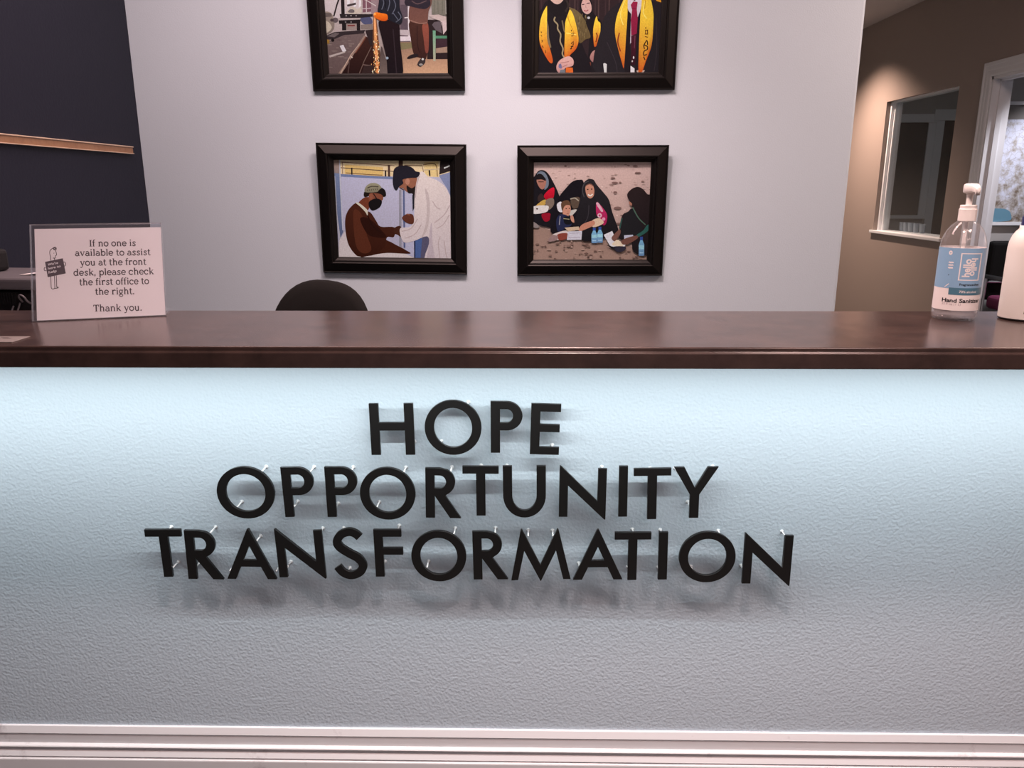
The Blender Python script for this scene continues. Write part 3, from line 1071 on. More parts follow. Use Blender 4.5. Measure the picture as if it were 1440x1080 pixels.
def draw_workshop(P):
    d = 835
    r = random.Random(11)
    P.fill([(20, -420), (1790, -420), (1790, 1030), (20, 1030)], (206, 190, 194), (150, 125, 120), False)
    # wall, windows
    P.fill([(60, -420), (560, -420), (560, 220), (60, 300)], (208, 192, 196), (196, 178, 182), False)
    for x in (380, 470, 540):
        P.fill([(x, -420), (x + 36, -420), (x + 36, 120), (x, 140)], (222, 210, 216), smooth=False)
    P.fill([(590, -420), (705, -420), (705, 195), (590, 205)], (122, 82, 94), smooth=False)
    P.line([(640, -420), (640, 200)], 12, (196, 176, 180))
    P.line([(575, -420), (580, 215)], 16, (176, 160, 160))
    P.line([(590, 158), (705, 150)], 10, (190, 170, 176))
    P.fill([(705, -420), (900, -420), (900, 260), (705, 260)], (150, 124, 130), smooth=False)
    P.line([(530, 10), (640, 50), (770, 122)], 10, (206, 190, 190))
    # clutter left
    P.fill([(60, 215), (150, 205), (195, 280), (190, 420), (60, 480)], (150, 132, 124), (120, 104, 98))
    P.fill([(70, 320), (130, 330), (165, 400), (100, 460), (70, 460)], (190, 172, 158))
    P.fill([(60, 205), (160, 210), (170, 255), (60, 262)], (100, 86, 84), smooth=False)
    P.dot(215, 300, 40, 34, (96, 82, 86))
    P.dot(170, 300, 26, 20, (72, 58, 60))
    P.fill([(370, 215), (400, 160), (450, 130), (520, 160), (560, 140), (560, 215)], (196, 178, 168))
    P.fill([(390, 200), (420, 165), (470, 170), (470, 205)], (110, 98, 100))
    P.line([(380, 118), (500, 92)], 26, (70, 58, 60))
    P.fill([(560, 275), (690, 262), (715, 345), (600, 352)], (80, 80, 112))
    P.fill([(560, 360), (720, 350), (720, 420), (560, 420)], (132, 116, 112), smooth=False)
    # machine
    P.line([(290, -20), (240, 110), (195, 252)], 20, (44, 34, 36))
    P.fill([(288, -420), (342, -420), (345, 235), (300, 235)], (36, 29, 31), smooth=False)
    P.fill([(275, 222), (725, 226), (725, 258), (560, 272), (285, 274)], (44, 37, 40), smooth=False)
    P.fill([(262, 303), (562, 293), (548, 345), (268, 348)], (34, 28, 30), smooth=False)
    for x in (365, 430, 500):
        P.dot(x, 245, 11, 9, (150, 136, 138))
    for x in (355, 430):
        P.dot(x, 325, 10, 10, (130, 118, 120))
    P.fill([(340, 345), (520, 345), (520, 420), (340, 425)], (150, 130, 126), smooth=False)
    P.line([(380, 370), (480, 370)], 16, (120, 40, 40))
    P.fill([(305, 340), (362, 340), (362, 430), (305, 430)], (34, 28, 30), smooth=False)
    P.fill([(505, 335), (552, 335), (552, 430), (505, 430)], (34, 28, 30), smooth=False)
    # table
    P.fill([(90, 520), (320, 460), (620, 470), (610, 510), (245, 1030), (90, 1030)], (112, 92, 92), (96, 76, 76), False)
    for k in range(26):
        x, y = r.uniform(120, 480), r.uniform(520, 960)
        if x < 610 - (y - 510) * .72:
            P.dot(x, y, r.uniform(20, 50), r.uniform(4, 9), r.choice([(124, 104, 102), (98, 78, 78), (134, 114, 110)]), 8)
    P.fill([(90, 495), (200, 452), (620, 425), (600, 470), (330, 490), (205, 540), (95, 545)], (52, 42, 45), smooth=False)
    P.fill([(100, 505), (210, 460), (270, 470), (200, 518)], (104, 90, 92), smooth=False)
    P.dot(175, 555, 22, 22, (24, 20, 22))
    P.fill([(85, 545), (130, 550), (130, 600), (90, 600)], (150, 110, 50), smooth=False)
    P.fill([(612, 500), (720, 560), (760, 1030), (255, 1030)], (60, 34, 30), (40, 22, 22), False)
    P.fill([(600, 500), (628, 508), (560, 610), (470, 720), (285, 1030), (235, 1030), (430, 740)], (150, 122, 112), (140, 112, 104), False)
    P.line([(540, 600), (420, 740), (270, 985)], 9, (196, 164, 148))
    P.line([(628, 515), (560, 615), (480, 720)], 14, (110, 60, 46))
    P.line([(418, 762), (440, 780)], 16, (200, 176, 168))
    P.line([(400, 800), (375, 1000)], 16, (74, 54, 52))
    P.line([(700, 640), (600, 820), (530, 980)], 10, (110, 86, 80))
    P.line([(580, 868), (720, 888)], 12, (122, 96, 92))
    P.fill([(600, 880), (760, 880), (760, 1030), (560, 1030)], (52, 36, 36), smooth=False)
    P.fill([(620, 430), (740, 420), (760, 620), (680, 620)], (48, 36, 38), smooth=False)
    P.fill([(268, 628), (318, 614), (358, 692), (312, 712)], (212, 200, 206), smooth=False)
    P.fill([(120, 752), (300, 704), (345, 700), (340, 716), (130, 776)], (180, 162, 160), smooth=False)
    # floor on the right, door, bench
    P.fill(sh(d, [(230, 560), (960, 640), (960, 1030), (260, 1030)]), (138, 106, 92), (196, 150, 122), False)
    P.fill(sh(d, [(260, 590), (410, 590), (420, 660), (270, 680)]), (126, 112, 84), smooth=False)
    P.fill(sh(d, [(240, -420), (395, -420), (395, 580), (255, 580)]), (128, 106, 116), (104, 86, 94), False)
    P.fill(sh(d, [(270, 110), (365, 110), (372, 420), (270, 420)]), (92, 76, 86), smooth=False)
    P.line(sh(d, [(378, -300), (378, 560)]), 24, (222, 204, 210))
    P.line(sh(d, [(320, 275), (385, 268)]), 14, (222, 206, 208))
    P.fill(sh(d, [(250, 425), (395, 430), (400, 500), (255, 490)]), (186, 168, 174), smooth=False)
    P.fill(sh(d, [(255, 510), (400, 510), (402, 566), (258, 570)]), (216, 198, 206), smooth=False)
    P.fill(sh(d, [(660, -420), (940, -420), (940, 250), (690, 235)]), (142, 136, 124), (120, 112, 104), False)
    for x in (720, 770, 830, 880):
        P.line(sh(d, [(x, -400), (x + 4, 230)]), 14, (112, 106, 96) if x != 880 else (190, 180, 176))
    P.fill(sh(d, [(630, 300), (960, 300), (960, 800), (620, 800)]), (44, 32, 34), smooth=False)
    P.fill(sh(d, [(640, 245), (780, 235), (940, 270), (940, 345), (830, 322), (700, 285)]), (196, 172, 170), smooth=False)
    P.fill(sh(d, [(690, 365), (720, 330), (802, 318), (826, 475), (740, 432)]), (98, 84, 90), smooth=False)
    P.fill(sh(d, [(805, 318), (940, 320), (940, 420), (842, 486)]), (204, 178, 180), smooth=False)
    P.line(sh(d, [(820, 330), (835, 470)]), 10, (60, 46, 50))
    P.fill(sh(d, [(740, 540), (920, 540), (920, 660), (740, 660)]), (62, 42, 50), smooth=False)
    P.fill(sh(d, [(740, 662), (940, 640), (940, 716), (740, 722)]), (158, 128, 112), smooth=False)
    P.fill(sh(d, [(735, 503), (940, 503), (940, 538), (735, 538)]), (84, 134, 106), smooth=False)
    P.fill(sh(d, [(700, 436), (738, 436), (734, 825), (702, 825)]), (108, 156, 130), (170, 160, 140), False)
    P.dot(d + 636, 388, 14, 14, (226, 206, 200))
    # second worker
    P.fill(sh(d, [(392, 315), (632, 340), (640, 560), (605, 795), (530, 785), (440, 735), (402, 540)]), (74, 44, 38), (56, 32, 30))
    P.fill(sh(d, [(560, 370), (638, 355), (640, 680), (600, 715), (578, 560)]), (146, 78, 64), (120, 62, 54))
    P.fill(sh(d, [(380, 200), (400, 80), (440, -140), (520, -180), (640, -140), (695, 60), (645, 200), (628, 345), (560, 352), (396, 318)]), (98, 66, 62), (116, 76, 68))
    P.fill(sh(d, [(326, 60), (395, -20), (480, -20), (640, 20), (672, 110), (600, 165), (480, 150), (400, 130), (340, 116)]), (48, 40, 50))
    P.line(sh(d, [(420, 60), (500, 100), (620, 60)]), 14, (94, 72, 76), True)
    P.line(sh(d, [(402, 308), (520, 345), (625, 338)]), 12, (150, 108, 96), True)
    P.line(sh(d, [(490, 380), (490, 600), (520, 720)]), 12, (48, 28, 28), True)
    P.dot(d + 530, -230, 62, 80, (120, 84, 74))
    P.fill(sh(d, [(462, -240), (480, -320), (580, -320), (602, -240), (540, -270)]), (30, 25, 27))
    P.fill(sh(d, [(345, 785), (400, 745), (485, 730), (492, 765), (380, 796)]), (40, 31, 34))
    P.fill(sh(d, [(485, 866), (540, 788), (592, 800), (588, 850), (530, 896)]), (58, 48, 50))
    P.dot(d + 535, 868, 26, 14, (150, 140, 138))
    P.dot(d + 560, 800, 16, 14, (200, 190, 190))
    # sparks
    P.fill([(735, 260), (772, 260), (800, 560), (826, 800), (860, 1030), (745, 1030), (728, 800), (722, 560)], (140, 84, 52), (60, 40, 36))
    P.fill([(742, 270), (764, 270), (778, 560), (790, 800), (800, 1030), (765, 1030), (752, 800), (742, 560)], (240, 168, 116), (226, 140, 86))
    for k in range(110):
        t = r.random() ** .6
        y = 420 + 570 * t
        x = 765 + r.gauss(0, 8 + 34 * t)
        P.dot(x, y, r.uniform(3, 8), r.uniform(5, 13), r.choice([(255, 226, 178), (250, 190, 120), (236, 140, 70), (70, 44, 36), (255, 240, 214)]), 6)
    # first worker
    P.fill(sh(d, [(0, 640), (52, 780), (110, 900), (105, 1030), (-20, 1030)]), (78, 64, 64), (110, 92, 88))
    P.fill([(805, 330), (930, 300), (1072, 335), (1095, 600), (1122, 1030), (935, 1030), (905, 800), (852, 560)], (34, 22, 26), (26, 19, 24))
    P.line([(1000, 420), (1020, 700), (1040, 1000)], 14, (50, 38, 44), True)
    P.dot(d + 78, 785, 20, 17, (150, 160, 178))
    P.fill([(795, 195), (812, 80), (838, -120), (930, -190), (1020, -160), (1085, 0), (1096, 150), (1128, 260), (1112, 345), (1060, 352), (935, 292), (842, 218)], (38, 38, 48), (32, 32, 41))
    for a in ([(860, 20), (880, 90), (850, 170)], [(930, -20), (960, 80), (930, 190)], [(1010, 40), (1040, 130), (990, 230)], [(1070, 200), (1110, 270), (1040, 330)], [(1000, 210), (1070, 300)]):
        P.line(a, 11, (96, 96, 112), True)
    P.line([(900, 60), (905, 150)], 9, (16, 16, 22))
    P.fill([(738, 242), (765, 204), (840, 215), (920, 234), (926, 300), (862, 316), (780, 286)], (240, 122, 34), (204, 78, 22))
    P.dot(755, 228, 16, 16, (250, 170, 90))
    P.dot(930, -262, 66, 84, (128, 90, 76))
    P.fill([(858, -260), (880, -345), (985, -345), (1004, -250), (930, -300)], (28, 24, 27))


GOLD = ((250, 202, 66), (196, 84, 36))


def draw_graduates(P):
    d = 786
    P.fill([(-30, -420), (1760, -420), (1760, 1040), (-30, 1040)], (56, 40, 43), (46, 34, 38), False)
    for x in (60, 450, 520, 560, 800, 845, 940, 990, 1130, 1200, 1290):
        P.line([(x, -400), (x, 420)], 16, (82, 60, 60) if x in (520, 845, 990) else (66, 47, 50))
    # second woman
    P.fill([(585, 120), (618, 48), (680, 15), (742, 66), (764, 200), (820, 280), (900, 400), (930, 1040), (700, 1040), (720, 560), (640, 300), (600, 220)], (33, 27, 31))
    P.fill([(610, 105), (645, 42), (705, 50), (745, 130), (744, 205), (692, 242), (640, 216), (612, 165)], (212, 166, 160))
    P.line([(616, 120), (650, 118)], 11, (70, 42, 46))
    P.line([(680, 106), (725, 100)], 11, (70, 42, 46))
    P.line([(668, 130), (672, 165)], 10, (190, 140, 136))
    P.line([(645, 192), (675, 202), (705, 186)], 12, (164, 70, 78), True)
    P.dot(710, 288, 20, 16, (196, 186, 190))
    P.fill([(815, 270), (840, 330), (874, 370), (862, 560), (805, 662), (782, 600), (774, 430)], *GOLD)
    P.line([(815, 480), (830, 520), (812, 600)], 16, (130, 44, 26), True)
    P.fill([(732, 800), (768, 720), (832, 708), (826, 820), (772, 858)], (180, 130, 124), (150, 100, 100))
    P.fill([(795, 850), (832, 828), (872, 1030), (835, 1030)], (196, 96, 44), (160, 70, 36), False)
    P.fill([(722, 860), (748, 860), (742, 1030), (718, 1030)], (120, 60, 46), smooth=False)
    P.dot(868, 750, 14, 30, (150, 142, 146))
    # man in suit
    P.fill(sh(d, [(40, 1040), (100, 420), (190, 210), (400, 60), (450, 0), (560, -60), (670, -40), (780, 60), (905, 118), (980, 160), (980, 1040)]), (45, 38, 43), (38, 33, 38))
    P.line(sh(d, [(180, 600), (300, 850), (330, 1000)]), 9, (56, 48, 54), True)
    P.line(sh(d, [(850, 300), (870, 700), (840, 980)]), 10, (56, 46, 52), True)
    P.fill(sh(d, [(440, -30), (545, 70), (655, -40), (664, 60), (640, 160), (602, 310), (500, 630), (486, 250), (448, 140)]), (228, 212, 222), (190, 172, 186), False)
    P.fill(sh(d, [(458, -140), (622, -140), (628, 0), (552, 78), (468, 24)]), (88, 58, 50), (64, 42, 38), False)
    P.fill(sh(d, [(590, 300), (640, 180), (640, 1040), (580, 1040), (560, 560)]), (36, 28, 34), smooth=False)
    P.fill(sh(d, [(450, 180), (505, 240), (500, 640), (520, 1040), (430, 1040)]), (34, 27, 32), smooth=False)
    P.fill(sh(d, [(498, 128), (530, 84), (592, 90), (582, 180), (598, 300), (588, 492), (514, 518), (504, 320), (518, 190)]), (158, 40, 72), (136, 30, 62), False)
    P.line(sh(d, [(512, 170), (584, 175)]), 8, (116, 26, 52))
    P.fill(sh(d, [(512, 520), (584, 496), (580, 700), (575, 900), (520, 900)]), (78, 26, 42), (50, 22, 32), False)
    P.line(sh(d, [(565, 520), (560, 680)]), 8, (112, 62, 78))
    P.line(sh(d, [(505, 540), (508, 610)]), 11, (206, 188, 200))
    P.dot(d + 552, 800, 10, 18, (220, 206, 212))
    P.dot(d + 535, 848, 9, 12, (200, 184, 190))
    P.fill(sh(d, [(512, 905), (568, 942), (568, 1030), (512, 1030)]), (222, 210, 216), smooth=False)
    P.fill(sh(d, [(595, 972), (640, 955), (712, 968), (690, 1000), (610, 1000)]), (190, 160, 150), smooth=False)
    P.fill(sh(d, [(445, -20), (457, 200), (442, 540), (422, 918), (396, 880), (340, 700), (288, 480), (308, 280), (380, 100)]), *GOLD)
    P.line(sh(d, [(350, 480), (330, 600), (370, 720)]), 18, (140, 56, 34), True)
    P.line(sh(d, [(420, 60), (360, 240), (400, 380)]), 12, (255, 226, 120), True)
    P.fill(sh(d, [(660, -30), (752, 20), (802, 180), (814, 330), (797, 640), (722, 850), (674, 985), (622, 985), (630, 350), (645, 120)]), *GOLD)
    P.line(sh(d, [(690, 80), (670, 220), (720, 300)]), 12, (255, 226, 120), True)
    P.line(sh(d, [(700, 20), (690, 180)]), 10, (206, 146, 40))
    for a in ([(710, 410), (712, 432)], [(700, 452), (745, 448)], [(708, 452), (712, 500)], [(735, 450), (738, 500)], [(700, 498), (745, 500)], [(702, 530), (742, 540)]):
        P.line(sh(d, a), 11, (96, 50, 26))
    for a in ([(690, 640), (730, 580), (742, 640)], [(700, 690), (690, 640), (740, 660), (738, 700)], [(735, 700), (695, 720), (690, 770), (735, 760)], [(690, 790), (710, 830)]):
        P.line(sh(d, a), 14, (44, 24, 26), True)
    P.fill(sh(d, [(822, -60), (884, -60), (912, 98), (845, 78)]), (242, 160, 44), smooth=False)
    P.line(sh(d, [(760, -40), (790, 70)]), 18, (70, 62, 74))
    P.fill(sh(d, [(132, 878), (150, 870), (182, 885), (180, 1000), (148, 1000)]), (206, 200, 202), smooth=False)
    P.dot(d + 545, -250, 92, 130, (96, 64, 54))
    P.fill(sh(d, [(440, -260), (470, -400), (620, -400), (652, -260), (545, -330)]), (28, 24, 26))
    # first woman
    P.fill([(-10, 300), (60, 180), (150, 60), (380, 40), (450, 160), (560, 400), (620, 620), (730, 1040), (-10, 1040)], (36, 30, 34), (30, 25, 30))
    P.fill([(130, -330), (270, -410), (410, -330), (440, 100), (400, 240), (300, 270), (190, 220), (150, 80)], (32, 27, 30))
    P.fill([(165, -180), (200, -270), (340, -270), (380, -150), (374, 20), (332, 92), (272, 114), (210, 84), (172, 20)], (212, 172, 162))
    P.line([(235, 14), (270, 26), (320, 10)], 12, (168, 88, 92), True)
    P.line([(200, -130), (245, -136)], 12, (60, 40, 42))
    P.line([(300, -136), (345, -130)], 12, (60, 40, 42))
    P.line([(400, 60), (430, 130), (390, 210)], 26, (54, 44, 42), True)
    P.fill([(440, 165), (480, 165), (530, 185), (622, 262), (690, 400), (738, 532), (670, 565), (588, 612), (562, 500), (520, 350)], (116, 96, 66), (98, 78, 52))
    r = random.Random(5)
    for k in range(50):
        x, y = r.uniform(520, 680), r.uniform(220, 560)
        P.line([(x, y), (x + r.uniform(-8, 8), y + r.uniform(20, 50))], 7, r.choice([(136, 114, 80), (84, 68, 46)]))
    P.fill([(130, 320), (158, 400), (165, 540), (194, 665), (150, 640), (135, 500)], (122, 102, 78))
    P.line([(345, 320), (370, 440), (385, 470)], 18, (112, 94, 74), True)
    P.fill([(126, 148), (138, 180), (136, 545), (180, 690), (216, 846), (172, 862), (80, 720), (34, 600), (30, 450), (60, 270)], *GOLD)
    P.fill([(455, 185), (510, 280), (572, 545), (542, 680), (462, 760), (430, 815), (376, 815), (384, 480), (390, 340), (430, 230)], *GOLD)
    P.line([(425, 260), (440, 330), (520, 500)], 10, (206, 140, 40), True)
    P.line([(400, 480), (540, 505)], 8, (255, 226, 120))
    for a in ([(55, 462), (62, 480)], [(52, 510), (66, 522)], [(60, 570), (74, 582), (62, 600)], [(70, 640), (84, 670)], [(108, 700), (120, 740)], [(470, 440), (476, 462)], [(468, 490), (500, 480), (496, 520), (470, 520)]):
        P.line(a, 11, (90, 44, 24))
    for a in ([(470, 620), (500, 590), (498, 640)], [(466, 660), (500, 650)], [(462, 690), (480, 670)]):
        P.line(a, 15, (44, 24, 24))
    P.line([(250, 275), (235, 320), (282, 372), (284, 430), (325, 500), (318, 590), (358, 680), (348, 750), (375, 795)], 19, (160, 138, 108), True)
    P.fill([(398, 925), (492, 930), (500, 1030), (396, 1030)], (206, 96, 42), smooth=False)
    P.fill([(272, 890), (330, 820), (440, 782), (502, 830), (494, 905), (400, 930), (320, 1000), (272, 965)], (212, 162, 156), (186, 132, 130))
    P.line([(320, 870), (440, 850)], 9, (160, 108, 108))
    P.line([(330, 930), (420, 890)], 10, (160, 108, 108))
    P.fill([(300, 890), (330, 880), (340, 940), (300, 930)], (110, 104, 140))
    P.fill([(320, 960), (390, 950), (390, 1030), (310, 1030)], (110, 112, 122), smooth=False)


print_mat('print_ink', (0.84, 1.16, 1.19))
FW, FH, OW, OH = 0.607, 0.524, 0.473, 0.392      # outer and opening sizes


def moulding():
    """mitred black frame: profile (t across from outer edge 0..1, depth forward)"""
    pr = [(0.0, 0.002), (0.0, 0.0140), (0.03, 0.0162), (0.075, 0.0165), (0.10, 0.0148), (0.13, 0.0150), (0.60, 0.0300), (0.66, 0.0305), (0.70, 0.0285), (0.72, 0.0190), (0.80, 0.0175), (0.93, 0.0110), (1.0, 0.0085), (1.0, 0.002)]
    bw, bh = (FW - OW) / 2, (FH - OH) / 2
    bm = bmesh.new()
    rings = []
    for sx, sz in ((-1, -1), (1, -1), (1, 1), (-1, 1)):
        rings.append([bm.verts.new((sx * (FW / 2 - t * bw), -q, sz * (FH / 2 - t * bh))) for t, q in pr])
    n = len(pr)
    for i in range(4):
        a, b = rings[i], rings[(i + 1) % 4]
        for k in range(n):
            bm.faces.new((a[k], a[(k + 1) % n], b[(k + 1) % n], b[k]))
    return to_mesh(bm)


def picture(label, cx, cz, roll, drawer, quad):
    """frame hung on the back wall, its top leaning out a little"""
    t = thing('framed_photo', label, 'framed picture', (0, 0, 0), 0, 'black framed photographs on the back wall')
    lean = rad(3.0)
    t.location = (cx, YB - 0.0005, cz)
    t.rotation_euler = Euler((lean, 0, 0)).to_matrix().to_euler()
    t.rotation_euler = (Matrix.Rotation(rad(roll), 3, 'Y') @ Matrix.Rotation(lean, 3, 'X')).to_euler()
    off = -math.sin(lean) * FH / 2          # keep the lower edge on the wall
    t.location.y += off
    obj('frame', moulding(), 'frame_black', t)
    obj('backing_board', box(-OW / 2 - 0.03, OW / 2 + 0.03, -0.0035, -0.0008, -OH / 2 - 0.03, OH / 2 + 0.03), 'backing', t)
    hom = homography(quad, [(0, 0), (1, 0), (0, 1), (1, 1)])
    P = Print(hom, (OW + 0.004, OH + 0.004))
    drawer(P)
    obj('photo_print', P.mesh(), 'print_ink', t, loc=(0, -0.0036, 0))
    return t


picture('black framed photograph of a bearded doctor in a white coat treating a seated masked man', -0.548, 1.206, 0.80, draw_clinic,
        [(115, 25), (1362, 45), (165, 1042), (1374, 1052)])
picture('black framed photograph of women in black robes and a toddler eating on sandy ground', 0.2675, 1.1975, 0.0, draw_picnic,
        [(55, 32), (1329, 28), (44, 1062), (1276, 1062)])
picture('black framed photograph of workers in a workshop with orange sparks flying', -0.548, 1.931, 0.0, draw_workshop,
        [(42, -418), (1718, -418), (112, 990), (1741, 985)])
picture('black framed photograph of graduates wearing yellow and orange stoles', 0.284, 1.931, 0.0, draw_graduates,
        [(26, -418), (1725, -418), (8, 1003), (1692, 1000)])

# ------------------------------------------------------------------ acrylic sign holder with printed notice


class Pen:
    """slab serif lettering built from strokes; unit = x-height"""

    def __init__(self):
        self.polys = []
        self.t = 0.155
        self.bold = 1.0

    def seg(self, pts, w=None):
        w = (w or self.t) * self.bold
        L, R_ = [], []
        n = len(pts)
        for i, p in enumerate(pts):
            a, b = pts[max(i - 1, 0)], pts[min(i + 1, n - 1)]
            dx, dy = b[0] - a[0], b[1] - a[1]
            l = math.hypot(dx, dy) or 1
            L.append((p[0] - dy / l * w / 2, p[1] + dx / l * w / 2))
            R_.append((p[0] + dy / l * w / 2, p[1] - dx / l * w / 2))
        for i in range(n - 1):
            self.polys.append([L[i], L[i + 1], R_[i + 1], R_[i]])

    def arc(self, cx, cy, rx, ry, a0, a1, w=None, n=14):
        self.seg([(cx + rx * math.cos(rad(a0 + (a1 - a0) * k / n)), cy + ry * math.sin(rad(a0 + (a1 - a0) * k / n))) for k in range(n + 1)], w)

    def serif(self, x, y, w=0.40, h=0.10, dx=0.0):
        self.polys.append([(x - w / 2 + dx, y), (x + w / 2 + dx, y), (x + w / 2 + dx, y + h), (x - w / 2 + dx, y + h)])

    def glyph(self, c, x):
        s, a, f = self.seg, self.arc, self.serif
        T = 1.48

        def stem(px, y0, y1):
            s([(px, y0), (px, y1)], 0.17)
        if c == 'n' or c == 'h':
            stem(x + .26, 0, 1 if c == 'n' else T)
            f(x + .26, 0)
            f(x + .18, (1 if c == 'n' else T) - .10, .26)
            a(x + .58, .62, .32, .33, 160, 0)
            stem(x + .90, 0, .64)
            f(x + .90, 0)
            return 1.20
        if c == 'u':
            stem(x + .24, .34, 1)
            f(x + .16, .90, .26)
            a(x + .54, .36, .30, .32, 180, 350)
            stem(x + .86, 0, 1)
            f(x + .78, .90, .26)
            f(x + .94, 0, .24)
            return 1.18
        if c == 'r':
            stem(x + .26, 0, 1)
            f(x + .28, 0, .48)
            f(x + .18, .90, .26)
            a(x + .62, .58, .36, .36, 165, 55)
            s([(x + .78, .92), (x + .80, .78)], .18)
            return .95
        if c == 'i':
            stem(x + .26, 0, 1)
            f(x + .26, 0)
            f(x + .18, .90, .26)
            a(x + .25, 1.32, .06, .06, 0, 360, .12)
            return .56
        if c == 'l':
            stem(x + .26, 0, T)
            f(x + .26, 0)
            f(x + .18, T - .10, .26)
            return .54
        if c == 'k':
            stem(x + .26, 0, T)
            f(x + .26, 0)
            f(x + .18, T - .10, .26)
            s([(x + .30, .40), (x + .86, .95)], .10)
            s([(x + .48, .58), (x + .92, .06)], .17)
            f(x + .92, 0, .36)
            f(x + .84, .90, .36)
            return 1.12
        if c == 'o':
            a(x + .52, .5, .43, .45, 0, 360, .155, 24)
            return 1.08
        if c == 'e':
            a(x + .52, .5, .42, .45, 0, 325, .15, 22)
            s([(x + .12, .50), (x + .96, .50)], .115)
            return 1.04
        if c == 'c':
            a(x + .52, .5, .43, .45, 40, 320, .155, 20)
            s([(x + .84, .88), (x + .84, .66)], .15)
            return 1.02
        if c == 'a':
            a(x + .46, .60, .32, .34, 150, 0, .14)
            stem(x + .78, .12, .64)
            s([(x + .78, .12), (x + .98, .05)], .12)
            a(x + .44, .29, .34, .24, 60, 340, .14)
            return 1.02
        if c == 's':
            s(spline([(x + .72, .76), (x + .62, .91), (x + .42, .94), (x + .22, .80), (x + .30, .60), (x + .56, .46), (x + .72, .26), (x + .56, .07), (x + .32, .06), (x + .16, .26)], 3), .14)
            s([(x + .74, .98), (x + .74, .68)], .08)
            s([(x + .14, .02), (x + .14, .34)], .08)
            return .90
        if c == 't':
            stem(x + .28, .22, 1.32)
            a(x + .48, .24, .20, .20, 180, 330, .13)
            s([(x + .04, .95), (x + .62, .95)], .10)
            return .72
        if c == 'f':
            stem(x + .26, 0, 1.15)
            f(x + .28, 0, .46)
            a(x + .48, 1.16, .22, .26, 180, 50, .13)
            s([(x + .02, .95), (x + .60, .95)], .10)
            return .66
        if c == 'd':
            a(x + .48, .5, .38, .45, 30, 330, .15, 18)
            stem(x + .86, 0, T)
            f(x + .78, T - .10, .26)
            f(x + .94, 0, .24)
            return 1.14
        if c == 'b':
            a(x + .62, .5, .38, .45, -150, 150, .15, 18)
            stem(x + .24, 0, T)
            f(x + .16, T - .10, .26)
            return 1.12
        if c == 'p':
            a(x + .64, .5, .38, .45, -150, 150, .15, 18)
            stem(x + .26, -.46, 1)
            f(x + .18, .90, .26)
            f(x + .26, -.48)
            return 1.14
        if c == 'g':
            a(x + .46, .60, .32, .34, 0, 360, .14, 20)
            s([(x + .70, .88), (x + .98, .94)], .13)
            s([(x + .28, .26), (x + .20, .08), (x + .70, .04)], .13)
            a(x + .48, -.20, .38, .23, 0, 360, .12, 18)
            return 1.04
        if c == 'v' or c == 'y':
            s([(x + .16, .95), (x + .54, .03)], .165)
            s([(x + .92, .95), (x + .54, .03)], .10)
            f(x + .18, .90, .40)
            f(x + .90, .90, .36)
            if c == 'y':
                s([(x + .54, .06), (x + .38, -.34), (x + .20, -.40)], .11)
                a(x + .18, -.36, .05, .05, 0, 360, .1)
            return 1.08
        if c == 'I':
            s([(x + .32, 0), (x + .32, 1.40)], .19)
            f(x + .32, 0, .52)
            f(x + .32, 1.30, .52)
            return .66
        if c == 'T':
            s([(x + .62, 0), (x + .62, 1.40)], .19)
            f(x + .62, 0, .52)
            s([(x + .08, 1.35), (x + 1.16, 1.35)], .11)
            s([(x + .10, 1.38), (x + .10, 1.02)], .10)
            s([(x + 1.14, 1.38), (x + 1.14, 1.02)], .10)
            return 1.24
        if c == '.':
            a(x + .20, .09, .06, .06, 0, 360, .13)
            return .42
        if c == ',':
            a(x + .20, .09, .06, .06, 0, 360, .13)
            s([(x + .25, .06), (x + .14, -.22)], .10)
            return .42
        return .56

    def word(self, text):
        x = 0
        for c in text:
            x += self.glyph(c, x) + (0.03 if c != ' ' else 0)
        return self


def polys_mesh(polys, z=0.0):
    bm = bmesh.new()
    for p in polys:
        try:
            f = bm.faces.new([bm.verts.new((q[0], q[1], z)) for q in p])
            f.normal_update()
            if f.normal.z < 0:
                f.normal_flip()
        except ValueError:
            pass
    me = bpy.data.meshes.new('polys')
    bm.to_mesh(me)
    bm.free()
    return me


SW, SH, LEAN = 0.2447, 0.202, rad(24)
sign = thing('sign_holder', 'clear acrylic holder with a white printed notice, standing on the left of the counter', 'sign', (-0.979, 1.5105, CT), rad(18.05))
TILT = Matrix.Rotation(math.pi / 2 - LEAN, 4, 'X')      # sheet drawn in XY -> leaning sheet


def sheet(me, z=0.0, y=0.0015):
    me.transform(TILT @ Matrix.Translation((0, 0, z)))
    me.transform(Matrix.Translation((0, 0, y)))
    return me


obj('back_plate', sheet(box(0, SW, 0, SH, -0.0050, -0.0032), 0), 'acrylic', sign)
obj('front_plate', sheet(box(0, SW, 0, SH, -0.0006, 0.0008), 0), 'acrylic', sign)
ed = bmesh.new()
for b in ((-0.0009, 0.0009, 0, SH, -0.005, 0.0008), (SW - 0.0009, SW + 0.0009, 0, SH, -0.005, 0.0008), (0, SW, SH - 0.0006, SH + 0.0008, -0.0050, -0.0034), (0, SW, SH - 0.0006, SH + 0.0008, -0.0008, 0.0008),
          (0, SW, -0.0008, 0.0012, -0.005, 0.0008)):
    bm_box(ed, *b)
obj('edge', sheet(to_mesh(ed)), 'acrylic_edge', sign)
obj('foot', box(0, SW, 0.004, 0.105, 0.0, 0.0022), 'acrylic', sign)
PX0, PX1, PY0, PY1 = 0.0072, 0.2440, 0.0016, 0.1935
obj('paper', sheet(box(PX0, PX1, PY0, PY1, -0.0026, -0.0022)), 'paper_white', sign)
sign_h = homography([(257, 122), (1222, 113), (275, 825), (1250, 782)], [(PX0, PY1), (PX1, PY1), (PX0, PY0), (PX1, PY0)])
ink = []
